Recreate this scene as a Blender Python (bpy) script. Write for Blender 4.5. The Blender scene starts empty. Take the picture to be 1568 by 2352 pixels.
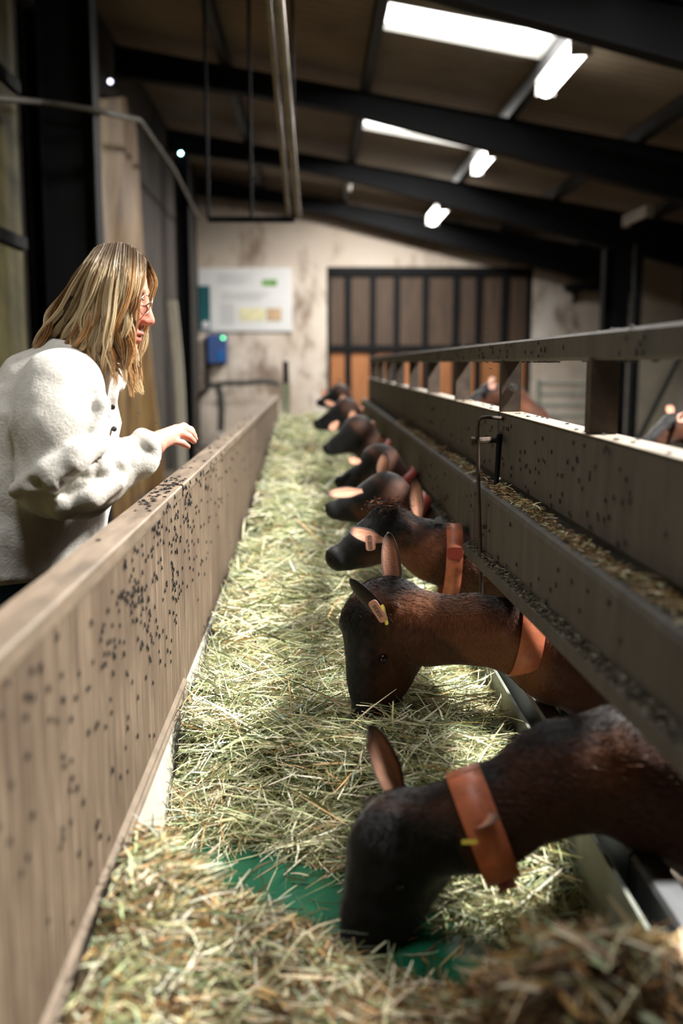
import bpy, math, random
import numpy as np
from mathutils import Vector, Matrix

# ------------------------------------------------------------------ camera, world, key lights, exposure
SC = bpy.context.scene
COL = SC.collection
CZ = 1.30                      # lens height above the barn floor
FPX = 2287.0                   # focal length in pixels of the 1568 x 2352 frame (35 mm on 24 x 36)
TH = math.atan(341.0 / FPX)    # pitch down
PS = math.atan(0.02798 * math.cos(TH))

cam_data = bpy.data.cameras.new('camera')
cam = bpy.data.objects.new('camera', cam_data)
COL.objects.link(cam)
cam.location = (0, 0, CZ)
cam.rotation_euler = (math.pi / 2 - TH, 0, -PS)
cam_data.sensor_fit = 'VERTICAL'
cam_data.sensor_height = 36.0
cam_data.sensor_width = 24.0
cam_data.lens = 35.0
cam_data.clip_start = 0.05
cam_data.dof.use_dof = True
cam_data.dof.focus_distance = 2.33
cam_data.dof.aperture_fstop = 1.75
SC.camera = cam

SC.view_settings.view_transform = 'Standard'
SC.view_settings.look = 'None'
SC.view_settings.gamma = 1.0
SC.view_settings.exposure = 0.0
SC.view_settings.use_curve_mapping = False
SC.cycles.use_denoising = True
SC.cycles.max_bounces = 6
SC.cycles.diffuse_bounces = 2
SC.cycles.glossy_bounces = 3
SC.cycles.transmission_bounces = 4
SC.cycles.transparent_max_bounces = 6
SC.cycles.sample_clamp_indirect = 6.0
SC.cycles.caustics_reflective = False
SC.cycles.caustics_refractive = False

world = bpy.data.worlds.new('world')
SC.world = world
world.use_nodes = True
WBG = world.node_tree.nodes['Background']
WBG.inputs[0].default_value = (0.62, 0.78, 1.0, 1)
WBG.inputs[1].default_value = 0.014

def area(name, loc, target, sx, sy, watts, color=(1, .97, .92), spread=180):
    l = bpy.data.lights.new(name, 'AREA')
    l.shape = 'RECTANGLE'; l.size = sx; l.size_y = sy
    l.energy = watts; l.color = color; l.spread = math.radians(spread)
    o = bpy.data.objects.new(name, l); COL.objects.link(o)
    o.location = loc
    d = Vector(target) - Vector(loc)
    o.rotation_euler = d.to_track_quat('-Z', 'Y').to_euler()
    return o
# daylight under the roof lights; key, end and rear ones are unseen, put in (each sits right under its pane)
def under_pane(name, x, y, sx, sy, watts, color=(1, .97, .92), spread=180):
    z = CZ + 2.62 - .17 * x - .02
    area(name, (x, y, z), (x - .17, y, z - 1), sy, sx, watts, color, spread)
under_pane('unseen_key', 2.03, 2.35, .34, .5, 600)  # unseen pane, placed for the main light from the upper right
under_pane('skylight_far', 1.13, 4.60, 1.1, .5, 52)
under_pane('skylight_bay', 1.13, 7.74, .9, .5, 75)
under_pane('skylight_third', 1.13, 10.87, .95, .7, 200)
under_pane('added_end_fill', 1.13, 13.95, 1.0, .6, 250)  # added light that brightens the foot of the back wall
under_pane('added_rear_fill', -.50, 1.22, .5, .5, 19, (.97, .98, 1), 110)  # added fill for the near side of the woman

# ------------------------------------------------------------------ pixel -> place on a plane of the room
FW = np.array([math.sin(PS) * math.cos(TH), math.cos(PS) * math.cos(TH), -math.sin(TH)])
RT = np.array([math.cos(PS), -math.sin(PS), 0.0])
UP = np.cross(RT, FW)
def ray(px, py):
    return FW + RT * ((px - 784.0) / FPX) + UP * ((1176.0 - py) / FPX)
def onY(px, py, Y):
    d = ray(px, py); p = d * (Y / d[1]); return np.array([p[0], p[1], p[2] + CZ])
def onX(px, py, X):
    d = ray(px, py); p = d * (X / d[0]); return np.array([p[0], p[1], p[2] + CZ])
def onZ(px, py, Z):
    d = ray(px, py); p = d * ((Z - CZ) / d[2]); return np.array([p[0], p[1], p[2] + CZ])

# ------------------------------------------------------------------ materials
def lin(c):
    return c / 12.92 if c <= .04045 else ((c + .055) / 1.055) ** 2.4
def rgb(r, g, b):
    return (lin(r / 255), lin(g / 255), lin(b / 255), 1)

class NT:
    def __init__(s, name):
        s.m = bpy.data.materials.new(name); s.m.use_nodes = True
        s.t = s.m.node_tree; s.b = s.t.nodes['Principled BSDF']
    def n(s, typ, **kw):
        x = s.t.nodes.new(typ)
        for k, v in kw.items(): setattr(x, k, v)
        return x
    def l(s, a, b): s.t.links.new(a, b)
    def coord(s, scale=(1, 1, 1), rot=(0, 0, 0)):
        tc = s.n('ShaderNodeTexCoord'); mp = s.n('ShaderNodeMapping')
        mp.inputs['Scale'].default_value = scale; mp.inputs['Rotation'].default_value = rot
        s.l(tc.outputs['Object'], mp.inputs['Vector']); return mp.outputs['Vector']
    def noise(s, vec, scale=5, detail=5, rough=.6):
        x = s.n('ShaderNodeTexNoise'); x.inputs['Scale'].default_value = scale
        x.inputs['Detail'].default_value = detail; x.inputs['Roughness'].default_value = rough
        s.l(vec, x.inputs['Vector']); return x.outputs['Fac']
    def ramp(s, fac, stops):
        r = s.n('ShaderNodeValToRGB'); e = r.color_ramp.elements
        while len(e) < len(stops): e.new(.5)
        for i, (p, c) in enumerate(stops): e[i].position = p; e[i].color = c
        s.l(fac, r.inputs[0]); return r.outputs[0]
    def mix(s, fac, a, b, mode='MIX'):
        x = s.n('ShaderNodeMix', data_type='RGBA', blend_type=mode)
        for v, i in ((fac, 0), (a, 6), (b, 7)):
            if hasattr(v, 'links') or hasattr(v, 'is_linked'): s.l(v, x.inputs[i])
            else: x.inputs[i].default_value = v
        return x.outputs[2]
    def bump(s, h, strength=.3, dist=.005):
        x = s.n('ShaderNodeBump'); x.inputs['Strength'].default_value = strength
        x.inputs['Distance'].default_value = dist
        s.l(h, x.inputs['Height']); s.l(x.outputs[0], s.b.inputs['Normal'])
    def set(s, base=None, rough=None, metal=None, spec=None):
        for v, k in ((base, 'Base Color'), (rough, 'Roughness'), (metal, 'Metallic'), (spec, 'Specular IOR Level')):
            if v is None: continue
            if hasattr(v, 'is_linked'): s.l(v, s.b.inputs[k])
            else: s.b.inputs[k].default_value = v
        return s

def flat(name, c, rough=.6, metal=0, var=.35, scale=8, stretch=(1, 1, 1), bump=.15):
    t = NT(name); v = t.coord(stretch)
    n = t.noise(v, scale)
    d = tuple(x * (1 - var) for x in c[:3]) + (1,); h = tuple(min(1, x * (1 + var)) for x in c[:3]) + (1,)
    t.set(t.ramp(n, [(.3, d), (.7, h)]), rough, metal)
    if bump: t.bump(n, bump)
    return t.m

def emit(name, c, strength):
    t = NT(name); t.set((0.8, .8, .8, 1), .5)
    t.b.inputs['Emission Color'].default_value = c; t.b.inputs['Emission Strength'].default_value = strength
    return t.m

def vcol(name, rough=.7, spec=.3, sheen=0, trans=0, bumpscale=0, bumpstr=.2):
    t = NT(name)
    a = t.n('ShaderNodeAttribute'); a.attribute_name = 'Col'
    t.set(a.outputs['Color'], rough, 0, spec)
    if sheen:
        t.b.inputs['Sheen Weight'].default_value = sheen
    if bumpscale:
        t.bump(t.noise(t.coord(), bumpscale, 3), bumpstr, .003)
    if trans:
        tr = t.n('ShaderNodeBsdfTranslucent'); t.l(a.outputs['Color'], tr.inputs[0])
        mx = t.n('ShaderNodeMixShader'); mx.inputs[0].default_value = trans
        t.l(t.b.outputs[0], mx.inputs[1]); t.l(tr.outputs[0], mx.inputs[2])
        t.l(mx.outputs[0], t.t.nodes['Material Output'].inputs[0])
    return t.m

def wood_panel(name, dark, mid, light, seed=0.0, dirt=.5):
    t = NT(name)
    g = t.noise(t.coord((38, 38, 1.3)), 3.0, 8, .65)
    f = t.noise(t.coord((150, 150, 7)), 2.0, 4, .7)
    big = t.noise(t.coord((2.2, 2.2, 1.4)), 2.2, 5, .6)
    base = t.ramp(g, [(.28, dark), (.5, mid), (.74, light)])
    fine = t.ramp(f, [(.35, (.55, .53, .5, 1)), (.62, (1.15, 1.13, 1.1, 1))])
    c = t.mix(.75, base, fine, 'MULTIPLY')
    c2 = t.mix(t.ramp(big, [(.42, (0, 0, 0, 1)), (.72, (dirt, dirt, dirt, 1))]), c, rgb(84, 68, 56))
    t.set(c2, .75, 0, .25)
    t.bump(g, .35, .002)
    return t.m

M = {}
M['fence'] = wood_panel('weathered board', rgb(68, 55, 44), rgb(112, 96, 80), rgb(168, 151, 130), dirt=.85)
M['fence_cap'] = flat('worn cap', rgb(128, 112, 96), .5, 0, .4, 6, (6, 1, 6), .2)
M['fence_strip'] = flat('dusty strip', rgb(118, 104, 88), .8, 0, .25, 14)
M['kick'] = flat('whitewashed board', rgb(186, 184, 170), .7, 0, .18, 5, (6, 6, 1))
M['belt'] = flat('green belt', rgb(20, 88, 62), .28, 0, .3, 7, bump=.05)
M['galv'] = flat('galvanised steel', rgb(128, 130, 132), .38, .75, .3, 9, (1, .3, 1), .05)
M['galv_dull'] = flat('dull galvanised sheet', rgb(120, 124, 114), .6, .2, .2, 6)
M['barrier'] = flat('dusty grey barrier', rgb(74, 71, 65), .7, 0, .28, 5, (4, 4, .8), .12)
M['barrier_top_lit'] = flat('lit grey edge', rgb(132, 122, 108), .6, .1, .25, 12)  # paler than the faces, light from above put into the colour
M['rust'] = flat('rusty steel', rgb(62, 50, 40), .65, .2, .5, 18)
M['rubber'] = flat('black rubber', rgb(40, 42, 42), .6, 0, .3, 20)
M['steel_dark'] = flat('dark painted steel', rgb(15, 16, 18), .7, 0, .25, 3)
M['steel_dark'].node_tree.nodes['Principled BSDF'].inputs['Specular IOR Level'].default_value = .15
M['purlin'] = flat('purlin steel', rgb(30, 30, 30), .65, .1, .25, 3)
M['bolt'] = flat('zinc bolt', rgb(150, 150, 148), .3, .9, .2, 30)
M['pale_metal'] = flat('pale pipe', rgb(150, 138, 124), .45, .4, .3, 6)
M['dull_pipe'] = flat('dull conduit', rgb(84, 80, 70), .7, 0, .3, 6)
M['tin'] = flat('tube housing', rgb(190, 188, 182), .5, 0, .1, 6)
M['lamp'] = emit('lit tube', (1, .97, .92, 1), 9)
M['sky_pane'] = emit('daylit roof pane', (1, .98, .95, 1), 5)

# ------------------------------------------------------------------ object helpers
def tag(o, label=None, cat=None, group=None, kind=None):
    if label: o['label'] = label
    if cat: o['category'] = cat
    if group: o['group'] = group
    if kind: o['kind'] = kind
    return o

def thing(name, label, cat, loc=(0, 0, 0), group=None):
    o = bpy.data.objects.new(name, None); COL.objects.link(o)
    o.location = loc; o.empty_display_size = .05
    return tag(o, label, cat, group)

def link(name, me, mat, parent=None):
    o = bpy.data.objects.new(name, me); COL.objects.link(o)
    for m in (mat if isinstance(mat, (list, tuple)) else [mat]):
        me.materials.append(m)
    if parent is not None:
        o.parent = parent
        o.matrix_parent_inverse = Matrix.Translation(parent.location).inverted()
    return o

def np_mesh(name, V, Q, mat, parent=None, col=None, smooth=True):
    """V (n,3), Q (m,k) -> object"""
    V = np.asarray(V, np.float32); Q = np.asarray(Q, np.int32)
    me = bpy.data.meshes.new(name)
    me.vertices.add(len(V)); me.vertices.foreach_set('co', V.ravel())
    m, k = Q.shape
    me.loops.add(m * k); me.loops.foreach_set('vertex_index', Q.ravel())
    me.polygons.add(m)
    me.polygons.foreach_set('loop_start', np.arange(0, m * k, k, dtype=np.int32))
    me.polygons.foreach_set('use_smooth', np.full(m, smooth))
    me.update(calc_edges=True); me.validate()
    if col is not None:
        a = me.color_attributes.new('Col', 'FLOAT_COLOR', 'POINT')
        c = np.ones((len(V), 4), np.float32); c[:, :3] = col
        a.data.foreach_set('color', c.ravel())
    return link(name, me, mat, parent)

class MB:
    """collects boxes, prisms, tubes and lathes into one mesh"""
    def __init__(s): s.v = []; s.f = []; s.sm = []
    def add(s, vs, fs, smooth=False):
        b = len(s.v); s.v += [tuple(map(float, p)) for p in vs]
        s.f += [tuple(i + b for i in f) for f in fs]; s.sm += [smooth] * len(fs)
    def box(s, x0, x1, y0, y1, z0, z1, bev=0.0):
        if bev <= 0:
            vs = [(x, y, z) for x in (x0, x1) for y in (y0, y1) for z in (z0, z1)]
            s.add(vs, [(0, 1, 3, 2), (4, 6, 7, 5), (0, 4, 5, 1), (2, 3, 7, 6), (0, 2, 6, 4), (1, 5, 7, 3)])
        else:
            b = bev
            prof = [(x0 + b, z0), (x1 - b, z0), (x1, z0 + b), (x1, z1 - b), (x1 - b, z1), (x0 + b, z1), (x0, z1 - b), (x0, z0 + b)]
            s.prism(prof, y0, y1)
    def prism(s, prof, y0, y1, n=1):
        """profile in x,z swept along y"""
        k = len(prof)
        vs = [(x, y, z) for y in (y0, y1) for (x, z) in prof]
        fs = [(i, (i + 1) % k, k + (i + 1) % k, k + i) for i in range(k)]
        fs += [tuple(range(k - 1, -1, -1)), tuple(range(k, 2 * k))]
        s.add(vs, fs)
    def tube(s, pts, r, n=8, smooth=True, cap=True):
        pts = [np.array(p, float) for p in pts]
        rs = r if isinstance(r, (list, tuple)) else [r] * len(pts)
        rings = []
        prev = None
        for i, p in enumerate(pts):
            d = pts[min(i + 1, len(pts) - 1)] - pts[max(i - 1, 0)]
            d = d / (np.linalg.norm(d) + 1e-9)
            if prev is None:
                a = np.array([0, 0, 1.]) if abs(d[2]) < .9 else np.array([1., 0, 0])
            else: a = prev
            u = a - d * a.dot(d); u /= np.linalg.norm(u) + 1e-9; prev = u
            w = np.cross(d, u)
            rings.append([p + rs[i] * (u * math.cos(2 * math.pi * j / n) + w * math.sin(2 * math.pi * j / n)) for j in range(n)])
        vs = [q for rr in rings for q in rr]
        fs = [(i * n + j, i * n + (j + 1) % n, (i + 1) * n + (j + 1) % n, (i + 1) * n + j) for i in range(len(pts) - 1) for j in range(n)]
        s.add(vs, fs, smooth)
        if cap:
            s.add(rings[0], [tuple(range(n - 1, -1, -1))]); s.add(rings[-1], [tuple(range(n))])
    def ball(s, c, r, nu=10, nv=6):
        r = r if isinstance(r, (list, tuple)) else (r, r, r)
        vs = []; fs = []
        for i in range(nv + 1):
            ph = math.pi * i / nv
            for j in range(nu):
                th = 2 * math.pi * j / nu
                vs.append((c[0] + r[0] * math.sin(ph) * math.cos(th), c[1] + r[1] * math.sin(ph) * math.sin(th), c[2] + r[2] * math.cos(ph)))
        for i in range(nv):
            for j in range(nu):
                fs.append((i * nu + j, (i + 1) * nu + j, (i + 1) * nu + (j + 1) % nu, i * nu + (j + 1) % nu))
        s.add(vs, fs, True)
    def build(s, name, mat, parent=None):
        me = bpy.data.meshes.new(name); me.from_pydata(s.v, [], s.f)
        me.polygons.foreach_set('use_smooth', s.sm); me.update()
        return link(name, me, mat, parent)

def boxobj(name, mat, parent, *a, **k):
    b = MB(); b.box(*a, **k); return b.build(name, mat, parent)

def struct(o): o['kind'] = 'structure'; return o
rng = np.random.default_rng(7)
random.seed(7)
# ------------------------------------------------------------------ the barn: floor, walls, roof
ROOF0, ROOFS = CZ + 2.62, .17           # underside of the roof sheets: z = ROOF0 - ROOFS * x
BACK = 15.95
def roofz(x): return ROOF0 - ROOFS * x

t = NT('concrete floor'); n = t.noise(t.coord(), 1.5, 8)
t.set(t.ramp(n, [(.3, rgb(46, 40, 34)), (.7, rgb(84, 75, 64))]), .85); M['floor'] = t.m
struct(boxobj('floor', M['floor'], None, -2.2, 7.2, -1.2, BACK + .2, -.12, 0))

t = NT('stained lime plaster')
v = t.coord((1, 1, 1)); n1 = t.noise(v, .9, 9, .65); n2 = t.noise(t.coord((1, 1, .45)), 2.3, 8, .7); n3 = t.noise(v, 9, 4)
c = t.ramp(n1, [(.3, rgb(176, 160, 144)), (.55, rgb(206, 196, 184)), (.75, rgb(226, 222, 216))])
c = t.mix(t.ramp(n2, [(.50, (0, 0, 0, 1)), (.64, (.9, .9, .9, 1))]), c, rgb(104, 84, 68))
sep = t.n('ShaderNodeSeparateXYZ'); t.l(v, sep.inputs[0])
band = t.n('ShaderNodeMapRange'); band.inputs[1].default_value = 1.7; band.inputs[2].default_value = 4.0  # plaster turns browner towards the top
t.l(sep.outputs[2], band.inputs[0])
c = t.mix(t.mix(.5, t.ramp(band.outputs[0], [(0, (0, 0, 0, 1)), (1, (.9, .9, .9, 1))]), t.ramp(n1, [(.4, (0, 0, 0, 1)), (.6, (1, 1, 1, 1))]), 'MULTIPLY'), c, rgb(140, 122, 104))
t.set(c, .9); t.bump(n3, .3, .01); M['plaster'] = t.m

# back wall with the door opening left free
DX0, DX1 = onY(750, 615, BACK)[0], onY(1226, 610, BACK)[0]
DZ = onY(980, 613, BACK)[2]
b = MB()
b.box(-2.2, DX0, BACK, BACK + .2, 0, 4.3); b.box(DX0, DX1, BACK, BACK + .2, DZ, 4.3); b.box(DX1, 7.2, BACK, BACK + .2, 0, 4.3)
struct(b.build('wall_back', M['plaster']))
# sliding door of vertical boards between dark stiles
t = NT('brown door boards'); n = t.noise(t.coord((14, 14, 1)), 2, 6)
t.set(t.ramp(n, [(.3, rgb(48, 36, 26)), (.7, rgb(80, 60, 43))]), .7); M['door'] = t.m
door = struct(boxobj('door_1', M['door'], None, DX0 - .02, DX1 + .02, BACK + .10, BACK + .15, 0.02, DZ + .02))
for i, px in enumerate((752, 800, 857, 912, 978, 1048, 1100, 1160, 1218)):
    x = onY(px, 700, BACK)[0]
    boxobj('door_stile', M['steel_dark'], door, x - .05, x + .05, BACK + .05, BACK + .10, .02, DZ)
z = onY(900, 800, BACK)[2]
for zz, h in ((z, .05), (DZ - .06, .06), (.12, .07)):
    boxobj('door_rail', M['steel_dark'], door, DX0, DX1, BACK + .03, BACK + .05, zz - h, zz + h)
M['door_low'] = flat('orange brown boards', rgb(150, 96, 54), .7, 0, .3, 3, (12, 12, 1))
boxobj('door_panel', M['door_low'], door, DX0 + .01, DX1 - .01, BACK + .085, BACK + .10, .2, z - .05)

# left wall: mossy sheets, bays
LW = -1.80
t = NT('algae stained sheets'); v = t.coord((1, 1, 1)); n1 = t.noise(v, 2.2, 8); n2 = t.noise(t.coord((1, 6, .8)), 1.5, 4)
c = t.ramp(n1, [(.3, rgb(58, 52, 34)), (.55, rgb(108, 100, 62)), (.75, rgb(140, 134, 84))])
c = t.mix(.6, c, t.ramp(n2, [(.3, (.5, .5, .5, 1)), (.7, (1.1, 1.1, 1.1, 1))]), 'MULTIPLY'); t.set(c, .8); M['algae'] = t.m
M['dark_wall'] = flat('dark brown wall', rgb(50, 44, 38), .9, 0, .5, 2)  # mottled dark brown of the plain walls
b = MB(); b.box(LW - .15, LW, -1.2, BACK, 0, 4.5); wl = struct(b.build('wall_left', M['dark_wall']))
boxobj('wall_panel', M['algae'], wl, LW, LW + .03, -1.0, 6.3, .0, 3.7)
for zz in (onX(40, 560, LW)[2], onX(60, 235, LW)[2]):
    boxobj('wall_rail', M['steel_dark'], wl, LW + .03, LW + .06, -1.0, 6.3, zz - .035, zz + .035)
RW = 6.6
struct(boxobj('wall_right', M['dark_wall'], None, RW, RW + .15, -1.2, BACK + .2, 0, 3.6))
# the opening behind the camera is a wall too, high open strip left to the daylight
struct(boxobj('wall_front', M['dark_wall'], None, -2.2, 7.2, -1.4, -1.2, 0, 2.1))

# roof sheets with openings for the roof lights, purlins below
t = NT('fibre cement sheets'); v = t.coord((1, 1, 1)); n1 = t.noise(v, 1.2, 6)
wv = t.n('ShaderNodeTexWave', wave_type='BANDS', bands_direction='Y'); wv.inputs['Scale'].default_value = 2.2; wv.inputs['Distortion'].default_value = .3
t.l(v, wv.inputs['Vector'])
c = t.ramp(n1, [(.3, rgb(112, 98, 80)), (.7, rgb(150, 134, 112))])
c = t.mix(.35, c, t.ramp(wv.outputs['Fac'], [(.2, (.55, .55, .55, 1)), (.8, (1.1, 1.1, 1.1, 1))]), 'MULTIPLY')
t.set(c, .75); t.bump(wv.outputs['Fac'], .6, .02); M['roof'] = t.m
PUR = [-2.0, -.78, .48, 1.78, 2.96, 4.2, 5.4]
SKY = [(.48, 1.78, 7.42, 8.06), (.48, 1.78, 10.45, 11.3), (.48, 1.78, 4.25, 4.95), (1.78, 2.96, 2.05, 3.05), (.48, 1.78, 13.60, 14.30), (-.78, .48, .90, 1.50)]  # last three panes unseen, put in for the key, end and rear light
xs = sorted(set([-2.2, 7.2] + [s_[0] for s_ in SKY] + [s_[1] for s_ in SKY]))
ys = sorted(set([-1.4, BACK + .2] + [s_[2] for s_ in SKY] + [s_[3] for s_ in SKY]))
b = MB()
for i in range(len(xs) - 1):
    for j in range(len(ys) - 1):
        xm, ym = (xs[i] + xs[i + 1]) / 2, (ys[j] + ys[j + 1]) / 2
        if any(s_[0] < xm < s_[1] and s_[2] < ym < s_[3] for s_ in SKY): continue
        x0, x1, y0, y1 = xs[i], xs[i + 1], ys[j], ys[j + 1]
        vs = [(x, y, roofz(x) + dz) for dz in (0, .07) for x in (x0, x1) for y in (y0, y1)]
        b.add(vs, [(0, 1, 3, 2), (4, 6, 7, 5), (0, 4, 5, 1), (2, 3, 7, 6), (0, 2, 6, 4), (1, 5, 7, 3)])
struct(b.build('ceiling', M['roof']))
for i, (x0, x1, y0, y1) in enumerate(SKY):
    b = MB(); e = .035
    vs = [(x, y, roofz(x) + dz) for dz in (.04, .065) for x in (x0 + e, x1 - e) for y in (y0 + e, y1 - e)]
    b.add(vs, [(0, 1, 3, 2), (4, 6, 7, 5), (0, 4, 5, 1), (2, 3, 7, 6), (0, 2, 6, 4), (1, 5, 7, 3)])
    w = struct(b.build('window_%d' % (i + 1), M['sky_pane']))
    b = MB()
    for (a0, a1, c0, c1) in ((x0, x1, y0, y0 + e), (x0, x1, y1 - e, y1), (x0, x0 + e, y0, y1), (x1 - e, x1, y0, y1)):
        vs = [(x, y, roofz(x) + dz) for dz in (-.012, .068) for x in (a0, a1) for y in (c0, c1)]
        b.add(vs, [(0, 1, 3, 2), (4, 6, 7, 5), (0, 4, 5, 1), (2, 3, 7, 6), (0, 2, 6, 4), (1, 5, 7, 3)])
    b.build('window_frame', M['tin'], w)
for i, x in enumerate(PUR):
    zt = roofz(x) - .013
    b = MB(); b.prism([(x - .04, zt), (x + .04, zt), (x + .04, zt - .012), (x - .025, zt - .012), (x - .025, zt - .12), (x + .035, zt - .12), (x + .035, zt - .135), (x - .04, zt - .135)], -1.15, BACK)
    struct(b.build('trim_%d' % (i + 1), M['purlin']))

# steel roof frames: an I-section rafter that gets deeper towards the eave
def rafter(Y, label):
    r = thing('roof_rafter', label, 'rafter', (.5, Y, roofz(.5) - .3))
    def zt(x): return roofz(x) - .15
    def zb(x): return zt(x) - .20 - max(0, x - .3) * .075 - max(0, -x - .6) * .05
    X = [-1.75, -.6, .3, 1.5, 3.0, 4.5, 6.55]
    def slab(y0, y1, top, bot):
        m = MB()
        for i in range(len(X) - 1):
            a, c = X[i], X[i + 1]
            vs = [(a, y0, bot(a)), (a, y0, top(a)), (a, y1, bot(a)), (a, y1, top(a)), (c, y0, bot(c)), (c, y0, top(c)), (c, y1, bot(c)), (c, y1, top(c))]
            m.add(vs, [(0, 1, 3, 2), (4, 6, 7, 5), (0, 4, 5, 1), (2, 3, 7, 6), (0, 2, 6, 4), (1, 5, 7, 3)])
        return m
    slab(Y - .006, Y + .006, lambda x: zt(x) - .013, lambda x: zb(x) + .013).build('web', M['steel_dark'], r)
    slab(Y - .075, Y + .075, zt, lambda x: zt(x) - .013).build('flange', M['steel_dark'], r)
    slab(Y - .075, Y + .075, lambda x: zb(x) + .013, zb).build('flange', M['steel_dark'], r)
    for x in (.48, 1.78, 2.96, 4.2): boxobj('purlin_cleat', M['steel_dark'], r, x - .05, x + .05, Y - .03, Y + .03, zt(x), roofz(x) - .145)
rafter(6.2, 'first dark steel roof rafter, closest over the goats, in front of both roof lights')
rafter(9.35, 'dark steel rafter crossing between the larger and the smaller roof light')
rafter(12.5, 'dark steel rafter beyond the smaller roof light with a lit tube under it')
rafter(15.55, 'dark steel rafter tight against the stained back wall')

def post(name, label, cat, x0, x1, y0, y1, z0, z1, mat):
    r = thing(name, label, cat, ((x0 + x1) / 2, (y0 + y1) / 2, z0))
    w = (y1 - y0)
    boxobj('web', mat, r, x0 + .012, x1 - .012, (y0 + y1) / 2 - .008, (y0 + y1) / 2 + .008, z0 + .015, z1)
    boxobj('flange', mat, r, x0, x0 + .012, y0, y1, z0 + .015, z1)
    boxobj('flange', mat, r, x1 - .012, x1, y0, y1, z0 + .015, z1)
    boxobj('base_plate', mat, r, x0 - .03, x1 + .03, y0 - .03, y1 + .03, z0, z0 + .015)
    return r
xa, xb = onY(104, 400, 6.2)[0], onY(226, 400, 6.2)[0]
post('steel_post', 'wide dark steel post beside the algae-stained sheets behind the woman', 'post', xa, xb, 6.11, 6.29, 0, roofz(-1.6) - .45, M['steel_dark'])
xa, xb = onY(1382, 700, 12.5)[0], onY(1440, 700, 12.5)[0]
post('steel_post', 'dark steel post standing in the goat pen near the back wall', 'post', xa, xb, 12.42, 12.58, 0, roofz(xa) - .62, M['steel_dark'])
xa, xb = onY(408, 700, 12.5)[0], onY(440, 700, 12.5)[0]
post('steel_post', 'narrow dark steel post beside the white information board', 'post', xa, xb, 12.42, 12.58, 0, roofz(xa) - .45, M['steel_dark'])
xa, xb = onY(1452, 700, 11.2)[0], onY(1470, 700, 11.2)[0]
r = thing('pen_post', 'thin dark pen post next to the pale sheet in the goat pen', 'post', ((xa + xb) / 2, 11.2, 0))
boxobj('shaft', M['steel_dark'], r, xa, xb, 11.15, 11.25, .012, 2.6)
boxobj('base_plate', M['steel_dark'], r, xa - .04, xb + .04, 11.1, 11.3, 0, .012)

# lit tubes under the purlin, and a dim one
def tubelight(label, x, y0, y1, lit=True, drop=.0, w=.06):
    zt = roofz(x) - .15 - drop
    r = thing('tube_light', label, 'lamp', (x, (y0 + y1) / 2, zt))
    boxobj('housing', M['tin'], r, x - w, x + w, y0, y1, zt - .035, zt)
    m = MB(); m.tube([(x, y0 + .02, zt - .07), (x, y1 - .02, zt - .07)], w * .85, 12)
    m.build('diffuser', M['lamp'] if lit else M['tin'], r)
    for ya_ in (y0, y1 - .02): boxobj('end_cap', M['tin'], r, x - w, x + w, ya_, ya_ + .02, zt - .12, zt - .035)
    return r
tubelight('lit tube light hanging under the purlin by the larger roof light', 1.80, 7.0, 8.05, w=.075)
tubelight('lit tube light under the purlin by the smaller roof light', 1.80, 10.35, 11.3)
tubelight('small lit tube light alone in the dark under the third rafter', onY(1010, 457, 13.5)[0], 13.0, 14.3, drop=.15, w=.08)
tubelight('unlit pale tube light in the dark above the back wall', onY(800, 410, 13.2)[0], 12.9, 13.5, False, drop=.05, w=.05)
tubelight('unlit pale tube light high over the goat pen by the dark post', onY(1460, 570, 11.0)[0], 10.6, 11.4, False, drop=onY(1460, 570, 11.0)[0] * 0 + .25, w=.04)

def dotlamp(label, px, py, Y, col, e, rad):
    p = onY(px, py, Y)
    r = thing('indicator_lamp', label, 'lamp', tuple(p))
    m = MB(); m.ball(p, rad); m.build('bulb', emit('indicator glow ' + label[:6], col, e), r)
    m = MB(); m.tube([p + np.array([0, rad * .6, 0]), p + np.array([0, rad * 3, 0])], rad * .8, 8); m.build('socket', M['steel_dark'], r)
    return p
p = dotlamp('tiny cyan light glowing in the dark corner above the board', 415, 352, 12.38, (.45, .95, 1, 1), 25, .016)
p = dotlamp('tiny white light glowing high beside the yellow tarpaulin', 253, 187, 8.5, (.8, .8, 1, 1), 5, .018)

# the hanging frame of pipes over the feed passage
Yh = 7.4
xl, xr = onY(478, 503, Yh)[0], onY(676, 500, Yh)[0]; zb_ = onY(600, 504, Yh)[2]
r = thing('hanging_rack', 'hanging rack of pale pipes above the feed passage', 'rack', ((xl + xr) / 2, Yh, zb_))
m = MB(); m.tube([(xl, Yh, zb_), (xr, Yh, zb_)], .022, 8); m.build('cross_bar', M['steel_dark'], r)
for px in (478, 577, 674):
    x = onY(px, 500, Yh)[0]
    m = MB(); m.tube([(x, Yh, zb_), (x, Yh, roofz(x) - .02)], .012, 8); m.build('hanger_rod', M['steel_dark'], r)
pa = np.array([xr, Yh, zb_])
for px0, px1, rr in ((640, 684, .024), (616, 662, .014)):
    a_ = onY(px1, 495, Yh); c_ = onY(px0, 2, 4.6)
    m = MB(); m.tube([a_, a_ * .5 + c_ * .5, c_, c_ + (c_ - a_) * .25], rr, 8); m.build('long_pipe', M['pale_metal'], r)
x = onY(628, 30, 4.9)
m = MB(); m.tube([x, (x[0], x[1], roofz(x[0]) - .02)], .012, 8); m.build('hanger_rod', M['steel_dark'], r)

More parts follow.
